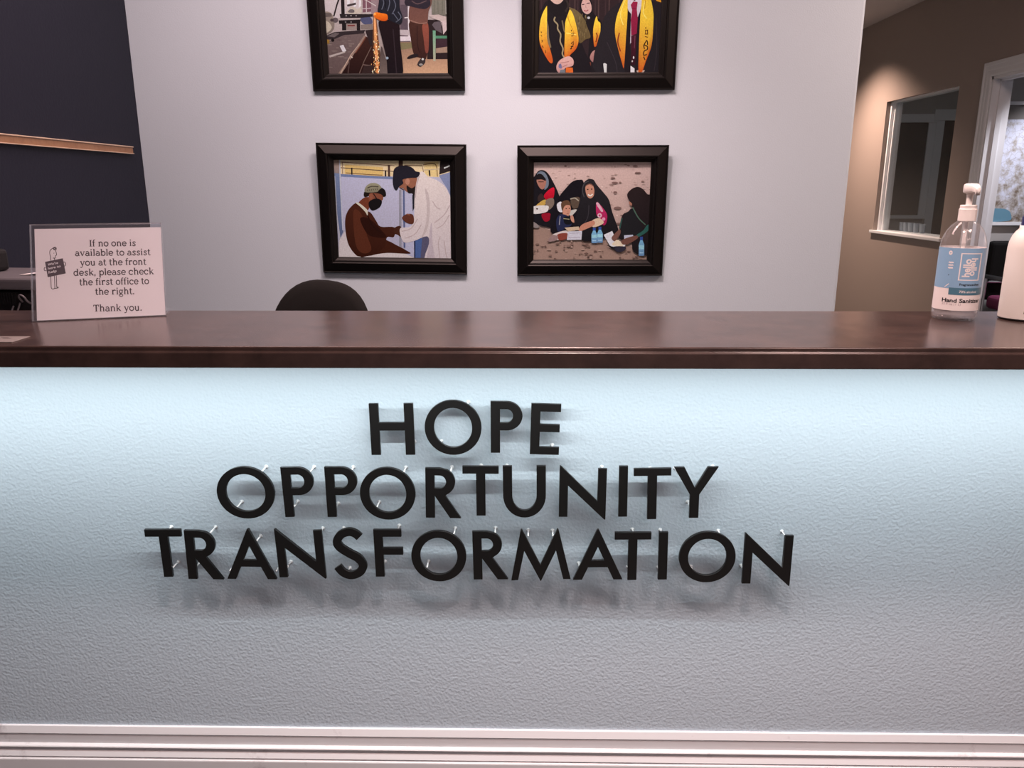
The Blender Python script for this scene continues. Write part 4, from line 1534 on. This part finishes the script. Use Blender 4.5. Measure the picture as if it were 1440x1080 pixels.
for txt, x0, x1, y0, y1 in (('If no one is', 678, 1030, 259, 257), ('available to assist', 567, 1143, 332, 327), ('you at the front', 605, 1110, 406, 401), ('desk, please check', 555, 1165, 483, 473),
                            ('the first office to', 600, 1128, 557, 547), ('the right.', 720, 1015, 629, 624), ('Thank you.', 705, 1070, 756, 749)):
    pen = Pen()
    pen.bold = 1.42
    pen.word(txt)
    xs = [q[0] for p in pen.polys for q in p]
    a, b = min(xs), max(xs)
    ux, uy = sign_h(x0, y0)
    vx, vy = sign_h(x1, y1)
    k = (vx - ux) / (b - a)
    ky = 0.0100 if txt != 'x' else k
    for p in pen.polys:
        ink.append([(ux + (q[0] - a) * k, uy + (vy - uy) * (q[0] - a) / (b - a) + q[1] * ky) for q in p])
obj('lettering', sheet(polys_mesh(ink, -0.0021)), 'ink_dark', sign)
# drawn figure holding a panel
fig_h = lambda x, y: sign_h((x / 9.818) * 5.4, (40 + y / 9.818) * 5.4)
pen = Pen()
FW_ = 9.5
for pts in ([(695, 270), (692, 215), (684, 190), (680, 160), (690, 125), (728, 96), (752, 84), (768, 92), (772, 112), (762, 128), (770, 160), (776, 192), (760, 205), (756, 236), (745, 246), (750, 265)],
            [(722, 238), (752, 236)], [(728, 112), (745, 95), (760, 105), (745, 122), (735, 112), (758, 112), (762, 98)], [(735, 165), (742, 172)],
            [(620, 372), (606, 372), (602, 395), (612, 414), (632, 410)], [(868, 298), (884, 292), (900, 310), (898, 340), (878, 350)],
            [(694, 495), (697, 600), (704, 662), (745, 660), (748, 600), (744, 485)], [(770, 480), (774, 560), (776, 640), (790, 640), (796, 652), (745, 660)]):
    pen.seg(spline(pts, 3), FW_)
obj('figure', sheet(polys_mesh([[fig_h(*q) for q in p] for p in pen.polys], -0.0021)), 'ink_dark', sign)
obj('figure_panel', sheet(polys_mesh([[fig_h(*q) for q in [(614, 290), (862, 240), (902, 452), (652, 504)]]], -0.00205)), 'ink_panel', sign)
fl = []
for s_, x_, y_, w_ in (("We're", 652, 345, 145), ('here to', 655, 398, 178), ('help', 664, 452, 112)):
    m_ = text_mesh(s_, 1.0, 0.02)
    lo, hi = mesh_bounds(m_)
    k = w_ / (hi[0] - lo[0])
    for v in m_.vertices:
        X = (v.co.x - lo[0]) * k
        Y = v.co.y * 46
        px_, py_ = fig_h(x_ + X, y_ - 0.2 * X - Y)
        v.co = (px_, py_, -0.0020)
    fl.append((m_, None, 0))
obj('figure_lettering', sheet(join_meshes(fl)), 'paper_white', sign)

# flat card lying at the counter's front left
card = thing('card', 'flat printed card lying at the front left edge of the counter', 'card', (-0.985, 1.327, CT))
obj('card_sheet', box(-0.10, 0.100, -0.026, 0.026, 0.0002, 0.0016, 0.0005), 'sticker', card)
cl = bmesh.new()
for (x0, x1, y) in ((-0.09, 0.074, 0.013), (-0.09, 0.084, 0.004), (-0.09, 0.064, -0.006)):
    n = 9
    for k in range(n):
        a = x0 + (x1 - x0) * k / n
        bm_box(cl, a, a + (x1 - x0) / n * 0.72, y - 0.0022, y + 0.0022, 0.0016, 0.00175)
obj('print_lines', to_mesh(cl), 'sticker_ink', card)

# ------------------------------------------------------------------ sanitizer bottle
RB = 0.0472
san = thing('pump_bottle', 'clear hand sanitizer pump bottle with a blue and white label on the counter', 'bottle', (0.8605, 1.567, CT), rad(-29))
san.scale = (0.86, 0.86, 1.0)
body_p = [(0.0, 0.003), (0.025, 0.0025), (0.038, 0.0), (0.0445, 0.002), (0.0468, 0.008), (RB, 0.014), (RB, 0.145), (0.0462, 0.153), (0.0430, 0.164), (0.0375, 0.175), (0.0290, 0.185), (0.0195, 0.1915),
          (0.0150, 0.1945), (0.0145, 0.204)]
obj('bottle_body', lathe(body_p, 64, cap=False), 'bottle_plastic', san, smooth=True)
obj('gel', lathe([(0.0, 0.0045), (0.036, 0.0042), (0.0430, 0.006), (0.0452, 0.012), (0.0455, 0.030), (0.0455, 0.1395), (0.0, 0.1395)], 48, cap=False), 'sanitizer_gel', san, smooth=False)
obj('dip_tube', lathe([(0.0042, 0.140), (0.0042, 0.206)], 16), 'white_plastic', san, smooth=False)
obj('dip_valve', lathe([(0.0085, 0.150), (0.0085, 0.162), (0.0065, 0.165), (0.0065, 0.200)], 24), 'bottle_plastic', san, smooth=True)
col_p = [(0.0182, 0.1925), (0.0186, 0.1940), (0.0186, 0.2150), (0.0172, 0.2162), (0.0172, 0.2220), (0.0158, 0.2232), (0.0, 0.2232)]
obj('collar', lathe(col_p, 48), 'white_plastic', san)
stem_m = lathe([(0.0062, 0.222), (0.0062, 0.2400), (0.0085, 0.2460), (0.0, 0.2460)], 24)
head = obj('pump_head', join_meshes([(stem_m, None, 0)]), 'white_plastic', san)


def nozzle():
    """flat-topped head with a drooping spout"""
    bm = bmesh.new()
    secs = []
    for (y, w, z0, z1) in ((0.0125, 0.0085, 0.2475, 0.2590), (0.0100, 0.0125, 0.2450, 0.2632), (0.0, 0.0148, 0.2445, 0.2640), (-0.012, 0.0128, 0.2460, 0.2630), (-0.022, 0.0085, 0.2475, 0.2612), (-0.032, 0.0062, 0.2455, 0.2580),
                           (-0.036, 0.0050, 0.2415, 0.2540)):
        r = []
        for k in range(16):
            a = 2 * math.pi * k / 16
            ca, sa = math.cos(a), math.sin(a)
            e = 0.40
            x = w * math.copysign(abs(ca) ** e, ca)
            z = (z0 + z1) / 2 + (z1 - z0) / 2 * math.copysign(abs(sa) ** e, sa)
            r.append(bm.verts.new((x, y, z)))
        secs.append(r)
    for a, b in zip(secs, secs[1:]):
        for k in range(16):
            bm.faces.new((a[k], a[(k + 1) % 16], b[(k + 1) % 16], b[k]))
    bm.faces.new(secs[0])
    bm.faces.new(secs[-1])
    return to_mesh(bm)


nz = obj('nozzle', nozzle(), 'white_plastic', san, smooth=True)
nz.rotation_euler = (0, 0, rad(24))

LB0, LB1 = 0.0215, 0.1425


def wrap(me, r):
    """drawing (u,v): u -1..1 across the side that faces the front, v 0..1 up the label -> round the bottle"""
    bm = bmesh.new()
    bm.from_mesh(me)
    xs = [v.co.x for v in bm.verts]
    k = math.floor(min(xs) / 0.08) + 1
    while k * 0.08 < max(xs):
        bmesh.ops.bisect_plane(bm, geom=bm.verts[:] + bm.edges[:] + bm.faces[:], plane_co=(k * 0.08, 0, 0), plane_no=(1, 0, 0), dist=1e-6)
        k += 1
    bm.to_mesh(me)
    bm.free()
    for v in me.vertices:
        th = v.co.x
        v.co = (r * math.sin(th), -r * math.cos(th), LB0 + (LB1 - LB0) * v.co.y)
    return me


def uth(u):
    return math.asin(max(-1, min(1, 2 * u - 1)))


def patch(th0, th1, v0, v1, n=24):
    bm = bmesh.new()
    lo = [bm.verts.new((th0 + (th1 - th0) * k / n, v0, 0)) for k in range(n + 1)]
    hi = [bm.verts.new((th0 + (th1 - th0) * k / n, v1, 0)) for k in range(n + 1)]
    for k in range(n):
        bm.faces.new((lo[k], lo[k + 1], hi[k + 1], hi[k]))
    me = bpy.data.meshes.new('patch')
    bm.to_mesh(me)
    bm.free()
    return me


def label_text(s, u0, u1, v, vh, rot=0, off=0.0, r=RB + 0.0007, shear=0.0):
    """rot 0: text along u from u0 to u1, baseline v, x/cap scale vh; rot 90: text runs up v0..v1 given as u0,u1 with baseline at u=v; -90 runs down"""
    m = text_mesh(s, 1.0, off, shear=shear)
    lo, hi = mesh_bounds(m)
    for q in m.vertices:
        a = (q.co.x - lo[0]) / (hi[0] - lo[0])
        if rot == 0:
            t0, t1 = uth(u0), uth(u1)
            q.co = (t0 + (t1 - t0) * a, v + q.co.y * vh, 0)
        elif rot == 90:
            q.co = (uth(v) - q.co.y * vh, u0 + (u1 - u0) * a, 0)
        else:
            q.co = (uth(v) + q.co.y * vh, u1 - (u1 - u0) * a, 0)
    return wrap(m, r)


obj('label', wrap(patch(-math.pi, math.pi, 0, 1, 72), RB + 0.0003), 'label_white', san, smooth=True)
blue = join_meshes([(wrap(patch(-2.6, uth(0.327), .356, 1.0, 30), RB + 0.00045), None, 0), (wrap(patch(uth(0.327), 2.2, .37, 1.0, 40), RB + 0.00045), None, 0)])
obj('blue_band', blue, 'label_blue', san, smooth=True)
obj('teal_bar', wrap(patch(uth(0.327), 2.0, .255, .37, 30), RB + 0.00055), 'label_teal', san, smooth=True)
w_items = []
for a, b, c, e in ((.490, .514, .49, .925), (.889, .913, .49, .925), (.490, .913, .49, .505), (.490, .913, .910, .925)):
    w_items.append((wrap(patch(uth(a), uth(b), c, e, 10), RB + 0.0006), None, 0))
w_items.append((label_text('hello', .548, .834, .712, .45, 90, 0.03), None, 0))
w_items.append((label_text('hello', .567, .847, .722, .43, -90, 0.03), None, 0))
w_items.append((label_text('70% alcohol', .55, .89, .292, .052, 0, 0.01), None, 0))


def stroke_patch(pts, w, r=RB + 0.0006):
    p = Pen()
    p.seg(pts, w)
    return wrap(polys_mesh(p.polys), r)


A_ = 0.0472 / 0.121        # label units: angle -> height ratio


def lab_line(pts, w):
    """pts (u,v) -> stroke of width w (in v units)"""
    q = [(uth(u) * A_, v) for u, v in pts]
    p = Pen()
    p.seg(q, w)
    me = polys_mesh(p.polys)
    for v in me.vertices:
        v.co.x /= A_
    return wrap(me, RB + 0.0006)


for v0 in (.770, .727, .684):
    w_items.append((lab_line(spline([(.255 + .016 * k, v0 + (.008 if k % 2 else -.008)) for k in range(7)], 4), .014), None, 0))
w_items.append((lab_line([(.232, .372), (.315, .430)], .013), None, 0))
w_items.append((lab_line([(.268 + .026 * math.cos(k * .4488), .922 + .024 * math.sin(k * .4488)) for k in range(15)], .022), None, 0))
obj('label_white_print', join_meshes(w_items), 'label_white', san)
obj('product_name', label_text('Hand Sanitizer', .215, .975, .135, .088, 0, 0.028), 'label_black', san)
obj('scent_line', label_text('Fragrance-free', .535, .925, .408, .052, 0, 0.022), 'label_black', san)
obj('printed_dot', lab_line([(.285, .562), (.285, .576)], .016), 'label_black', san)
obj('label_grey_print', join_meshes([(label_text('32 fl oz (1 L)', .222, .62, .088, .052, 0, 0.0), None, 0)]), 'label_grey', san)

# ------------------------------------------------------------------ white bottle with navy cap
wb = thing('bottle', 'matte white bottle with a navy cap at the right end of the counter', 'bottle', (0.9925, 1.562, CT), rad(-32))
obj('bottle_body', lathe([(0.0, 0.001), (0.0395, 0.001), (0.0412, 0.003), (0.0412, 0.005)], 56, cap=False), 'chair_plastic', wb, smooth=True)
obj('bottle_shell', lathe([(0.0412, 0.0045), (0.0415, 0.007), (0.0415, 0.140), (0.0402, 0.152), (0.0365, 0.164), (0.0310, 0.173), (0.0265, 0.178), (0.0262, 0.184), (0.0, 0.184)], 56, cap=False), 'bottle_white', wb, smooth=True)
obj('cap', lathe([(0.0, 0.1835), (0.0245, 0.1835), (0.0245, 0.200), (0.0218, 0.203), (0.0, 0.203)], 48, cap=False), 'navy_plastic', wb)
tx = text_mesh('Fa', 0.0065, 0.0003)
for v in tx.vertices:
    th = 0.06 + v.co.x / 0.0415
    v.co = (0.0418 * math.sin(th), -0.0418 * math.cos(th), 0.016 + v.co.y)
obj('print_mark', tx, 'label_black', wb)

# ------------------------------------------------------------------ task chair behind the desk


def pad(w, h, t, nx=18, nz=18, bow=0.03, sup=2.6, top_skew=0.0):
    """upholstered shell, rounded outline (superellipse), bulging front"""
    bm = bmesh.new()
    n = 48
    rows = []
    for side in (1, -1):
        ring_prev = None
        for s in (1.0, 0.96, 0.85, 0.6, 0.3):
            ring = []
            for k in range(n):
                a = 2 * math.pi * k / n
                ca, sa = math.cos(a), math.sin(a)
                x = w / 2 * s * math.copysign(abs(ca) ** (2 / sup), ca)
                z = h / 2 * s * math.copysign(abs(sa) ** (2 / sup), sa)
                bulge = t / 2 * (1 - s ** 6) ** 0.5
                y = -side * bulge - bow * (2 * x / w) ** 2
                ring.append(bm.verts.new((x, y, z + top_skew * x * (z > 0))))
            rows.append(ring)
        c = bm.verts.new((0, -side * t / 2, 0))
        rs = rows[-5:]
        for a, b in zip(rs, rs[1:]):
            for k in range(n):
                q = (a[k], a[(k + 1) % n], b[(k + 1) % n], b[k])
                bm.faces.new(q if side > 0 else q[::-1])
        for k in range(n):
            q = (rs[-1][k], rs[-1][(k + 1) % n], c)
            bm.faces.new(q if side > 0 else q[::-1])
    bmesh.ops.remove_doubles(bm, verts=bm.verts, dist=1e-5)
    return to_mesh(bm)


ch = thing('task_chair', 'black fabric task chair behind the reception desk, only its rounded backrest showing', 'chair', (-0.722, 2.42, 0), rad(-4))
bk = obj('backrest', pad(0.36, 0.50, 0.075, bow=0.035, sup=2.5), 'chair_fabric', ch, loc=(0.012, 0.19, 0.745), rot=(rad(-6), rad(5), 0), smooth=True)
st = obj('seat', pad(0.48, 0.47, 0.085, bow=0.0, sup=3.2), 'chair_fabric', ch, loc=(0, -0.06, 0.465), rot=(rad(-90), 0, 0), smooth=True)
obj('back_bracket', tube(spline([(0, 0.02, 0.415), (0, 0.20, 0.42), (0, 0.255, 0.50), (0, 0.235, 0.70)], 5), 0.016, 10), 'chair_plastic', ch, smooth=True)
obj('gas_column', lathe([(0.026, 0.10), (0.026, 0.24), (0.016, 0.245), (0.016, 0.425)], 20), 'chair_plastic', ch)
for k in range(5):
    a = rad(18 + 72 * k)
    c, s = math.cos(a), math.sin(a)
    lg = obj('leg', tube([(0.02 * c, 0.02 * s, 0.105), (0.16 * c, 0.16 * s, 0.098), (0.29 * c, 0.29 * s, 0.075)], [0.022, 0.018, 0.012], 8), 'chair_plastic', ch)
    cm = lathe([(0.027, -0.011), (0.029, -0.006), (0.029, 0.006), (0.027, 0.011)], 18)
    cm.transform(Matrix.Translation((0.29 * c, 0.29 * s, 0.029)) @ Matrix.Rotation(a, 4, 'Z') @ Matrix.Rotation(math.pi / 2, 4, 'Y'))
    obj('caster', cm, 'chair_plastic', lg)
    stem_ = lathe([(0.006, 0.05), (0.006, 0.075)], 8)
    stem_.transform(Matrix.Translation((0.29 * c, 0.29 * s, 0)))
    obj('caster_stem', stem_, 'chair_plastic', lg)

# work surface behind the half wall, with the printer at its left end
desk = thing('work_desk', 'low work desk behind the counter', 'desk', (0, 0, 0))
obj('desktop', box(XL, 1.20, 1.605, 2.25, 0.72, 0.75, 0.003), 'grey_desk', desk)
obj('side_panel', box(1.16, 1.18, 1.61, 2.20, 0.0, 0.72), 'grey_desk', desk)
obj('side_panel', box(XL, XL + 0.02, 1.61, 2.20, 0.0, 0.72), 'grey_desk', desk)

pr_ = thing('printer', 'dark printer with a grey lid behind the notice, left of the desk', 'printer', (-1.30, 1.985, 0.75), rad(-6))
obj('body', box(-0.22, 0.20, -0.012, 0.22, 0.0, 0.292, 0.008), 'printer_black', pr_)
obj('lid', box(-0.225, 0.205, -0.024, 0.225, 0.294, 0.326, 0.010, 3), 'printer_grey', pr_)
vb = bmesh.new()
bm_box(vb, -0.20, -0.006, -0.020, -0.011, 0.256, 0.288)
for k in range(26):
    x = -0.198 + 0.0073 * k
    bm_box(vb, x, x + 0.004, -0.024, -0.020, 0.258, 0.286)
obj('vent_grille', to_mesh(vb), 'printer_black', pr_)
obj('cable', tube([(x, y, z + 0.022) for x, y, z in spline([(0.004, -0.020, 0.240), (-0.004, -0.026, 0.216), (-0.012, -0.028, 0.206), (-0.018, -0.026, 0.218), (-0.014, -0.022, 0.232)], 5)], 0.0022, 8), 'printer_grey', pr_, smooth=True)
obj('handle', tube([(x * 0.8, y, z + 0.024) for x, y, z in spline([(0.012, -0.018, 0.240), (0.014, -0.030, 0.254), (0.024, -0.034, 0.260), (0.036, -0.034, 0.255), (0.041, -0.030, 0.244), (0.041, -0.018, 0.236)], 5)], 0.0024, 8), 'printer_grey', pr_, smooth=True)


def paper_sheet():
    bm = bmesh.new()
    n = 10
    lo, hi = [], []
    for k in range(n + 1):
        t = k / n
        z = 0.001 + 0.022 * math.sin(min(t * 1.3, 1) * math.pi / 2) ** 2
        lo.append(bm.verts.new((0.216 * t, 0, z)))
        hi.append(bm.verts.new((0.216 * t, 0.19, z)))
    for k in range(n):
        bm.faces.new((lo[k], lo[k + 1], hi[k + 1], hi[k]))
    g = bmesh.ops.extrude_face_region(bm, geom=bm.faces[:])
    bmesh.ops.translate(bm, vec=(0, 0, 0.0006), verts=[v for v in g['geom'] if isinstance(v, bmesh.types.BMVert)])
    return to_mesh(bm)


tag(obj('paper_sheet', paper_sheet(), 'paper_white', loc=(-1.325, 2.02, 1.0762), rot=(0, 0, rad(-6))), 'sheet of paper curling up on top of the grey printer lid', 'paper')
og = thing('desk_organizer', 'small black ribbed desk organizer on top of the printer', 'organizer', (-1.462, 2.10, 1.0765), rad(-6))
obj('box_body', box(-0.09, 0.030, -0.05, 0.05, 0.0, 0.060, 0.012, 3), 'printer_black', og)
rb_ = bmesh.new()
for k in range(5):
    bm_box(rb_, -0.08 + 0.022 * k, -0.072 + 0.022 * k, -0.0535, -0.049, 0.012, 0.046)
obj('ribs', to_mesh(rb_), 'chair_plastic', og)

# wooden rail on the navy wall
rl = thing('wooden_rail', 'thin oak rail with pale edges fixed across the navy wall', 'rail', (XL, 2.60, 1.442))
obj('rail_board', box(0.0, 0.012, -0.90, 0.603, -0.0125, 0.0095), 'oak', rl)
obj('rail_lip', box(0.0, 0.016, -0.90, 0.604, 0.0095, 0.0135, 0.001), 'oak_edge', rl)
obj('rail_lip', box(0.0, 0.016, -0.90, 0.604, -0.0155, -0.0125, 0.001), 'oak_edge', rl)

# ------------------------------------------------------------------ office seen through the door
mp = thing('wall_map', 'large framed pale map hanging on the office wall behind the door', 'map', (4.10, 6.10, 1.45))
MW, MH = 1.20, 0.84
obj('map_frame', boxes([(-MW / 2 - .02, MW / 2 + .02, -0.022, 0, -MH / 2 - .024, -MH / 2), (-MW / 2 - .02, MW / 2 + .02, -0.022, 0, MH / 2, MH / 2 + .024),
                        (-MW / 2 - .02, -MW / 2, -0.022, 0, -MH / 2, MH / 2), (MW / 2, MW / 2 + .02, -0.022, 0, -MH / 2, MH / 2)]), 'white_trim', mp)


def map_mat():
    m = bpy.data.materials.new('map_print')
    m.use_nodes = True
    nt = m.node_tree
    b = nt.nodes['Principled BSDF']
    b.inputs['Roughness'].default_value = 0.35
    tc = nt.nodes.new('ShaderNodeTexCoord')
    n1 = nt.nodes.new('ShaderNodeTexNoise')
    n1.inputs['Scale'].default_value = 16
    n1.inputs['Detail'].default_value = 9
    n1.inputs['Roughness'].default_value = 0.7
    r1 = nt.nodes.new('ShaderNodeValToRGB')
    e = r1.color_ramp.elements
    e[0].position, e[0].color = 0.34, (0.16, 0.12, 0.085, 1)
    e[1].position, e[1].color = 0.60, (0.62, 0.66, 0.78, 1)
    q = e.new(0.46)
    q.color = (0.42, 0.40, 0.38, 1)
    sep = nt.nodes.new('ShaderNodeSeparateXYZ')
    nt.links.new(tc.outputs['Object'], sep.inputs[0])
    mr = nt.nodes.new('ShaderNodeMapRange')
    mr.inputs[1].default_value = -0.40
    mr.inputs[2].default_value = -0.02
    mr.inputs[3].default_value = -0.10
    mr.inputs[4].default_value = 0.08
    nt.links.new(sep.outputs['Z'], mr.inputs[0])
    ad = nt.nodes.new('ShaderNodeMath')
    nt.links.new(n1.outputs['Fac'], ad.inputs[0])
    nt.links.new(mr.outputs[0], ad.inputs[1])
    nt.links.new(tc.outputs['Object'], n1.inputs['Vector'])
    nt.links.new(ad.outputs[0], r1.inputs['Fac'])
    v = nt.nodes.new('ShaderNodeTexVoronoi')
    v.feature = 'DISTANCE_TO_EDGE'
    v.inputs['Scale'].default_value = 26
    nt.links.new(tc.outputs['Object'], v.inputs['Vector'])
    lt = nt.nodes.new('ShaderNodeMath')
    lt.operation = 'LESS_THAN'
    lt.inputs[1].default_value = 0.012
    nt.links.new(v.outputs['Distance'], lt.inputs[0])
    mx = nt.nodes.new('ShaderNodeMix')
    mx.data_type = 'RGBA'
    mx.inputs[7].default_value = (0.24, 0.22, 0.24, 1)
    nt.links.new(lt.outputs[0], mx.inputs[0])
    nt.links.new(r1.outputs['Color'], mx.inputs[6])
    nt.links.new(mx.outputs[2], b.inputs['Base Color'])
    MATS['map_print'] = m


map_mat()
mat('map_grey', (0.20, 0.19, 0.18), 0.4)
mat('map_sea', (0.13, 0.28, 0.38), 0.4)
obj('map_sheet', box(-MW / 2, MW / 2, -0.012, 0.0, -MH / 2, MH / 2 - 0.10), 'map_print', mp)
obj('map_header', box(-MW / 2, MW / 2, -0.0125, 0.0, MH / 2 - 0.10, MH / 2), 'map_grey', mp)
sea = curve_mesh([spline([(-0.60, -0.41), (-0.44, -0.41), (-0.43, -0.37), (-0.455, -0.335), (-0.51, -0.32), (-0.60, -0.33)], 5, True)], 0.0006)
sea.transform(Matrix.Translation((0, -0.0128, 0)) @ ROT_F)
obj('map_sea_area', sea, 'map_sea', mp)

oc = thing('office_chair', 'black armchair with a magenta seat in the office beyond the door', 'chair', (3.72, 5.70, 0))
obj('backrest', box(-0.27, 0.27, 0.20, 0.27, 0.46, 0.90, 0.03, 3), 'chair_fabric', oc, rot=(0, 0, 0))
obj('seat', box(-0.25, 0.25, -0.26, 0.22, 0.40, 0.50, 0.03, 3), 'magenta_fabric', oc)
for sx in (-1, 1):
    x = 0.275 * sx
    obj('armrest', box(x - 0.022, x + 0.022, -0.20, 0.22, 0.625, 0.655, 0.012, 3), 'chair_plastic', oc)
    obj('side_frame', tube([(x, -0.18, 0.0), (x, -0.18, 0.63), (x, 0.20, 0.63), (x, 0.22, 0.0)], 0.011, 8), 'aluminium', oc)
obj('back_bar', tube([(-0.275, 0.19, 0.60), (0.275, 0.19, 0.60)], 0.008, 8), 'aluminium', oc)

# cups on the side-room window ledge
ledge = thing('ledge_shelf', 'narrow shelf inside the hall window', 'shelf', (XI, 0, WZ0 - 0.022))
obj('shelf_board', box(0.032, 0.16, WY0 + 0.05, WY1 - 0.02, 0.0, 0.020), 'white_trim', ledge)
cup = lathe([(0.021, 0.0), (0.027, 0.078), (0.029, 0.080), (0.026, 0.0795), (0.020, 0.003)], 20)
cup.materials.append(MATS['cup_blue'])
for k, y in enumerate((7.40, 7.32, 7.23, 7.13, 7.02)):
    o = bpy.data.objects.new('paper_cup', cup)
    COL.objects.link(o)
    o.location = (XI + 0.10, y, WZ0 - 0.0018)
    tag(o, 'pale cup on the ledge of the hall window, %s from its left end' % ['first', 'second', 'third', 'fourth', 'fifth'][k], 'cup', 'pale cups behind the hall window')
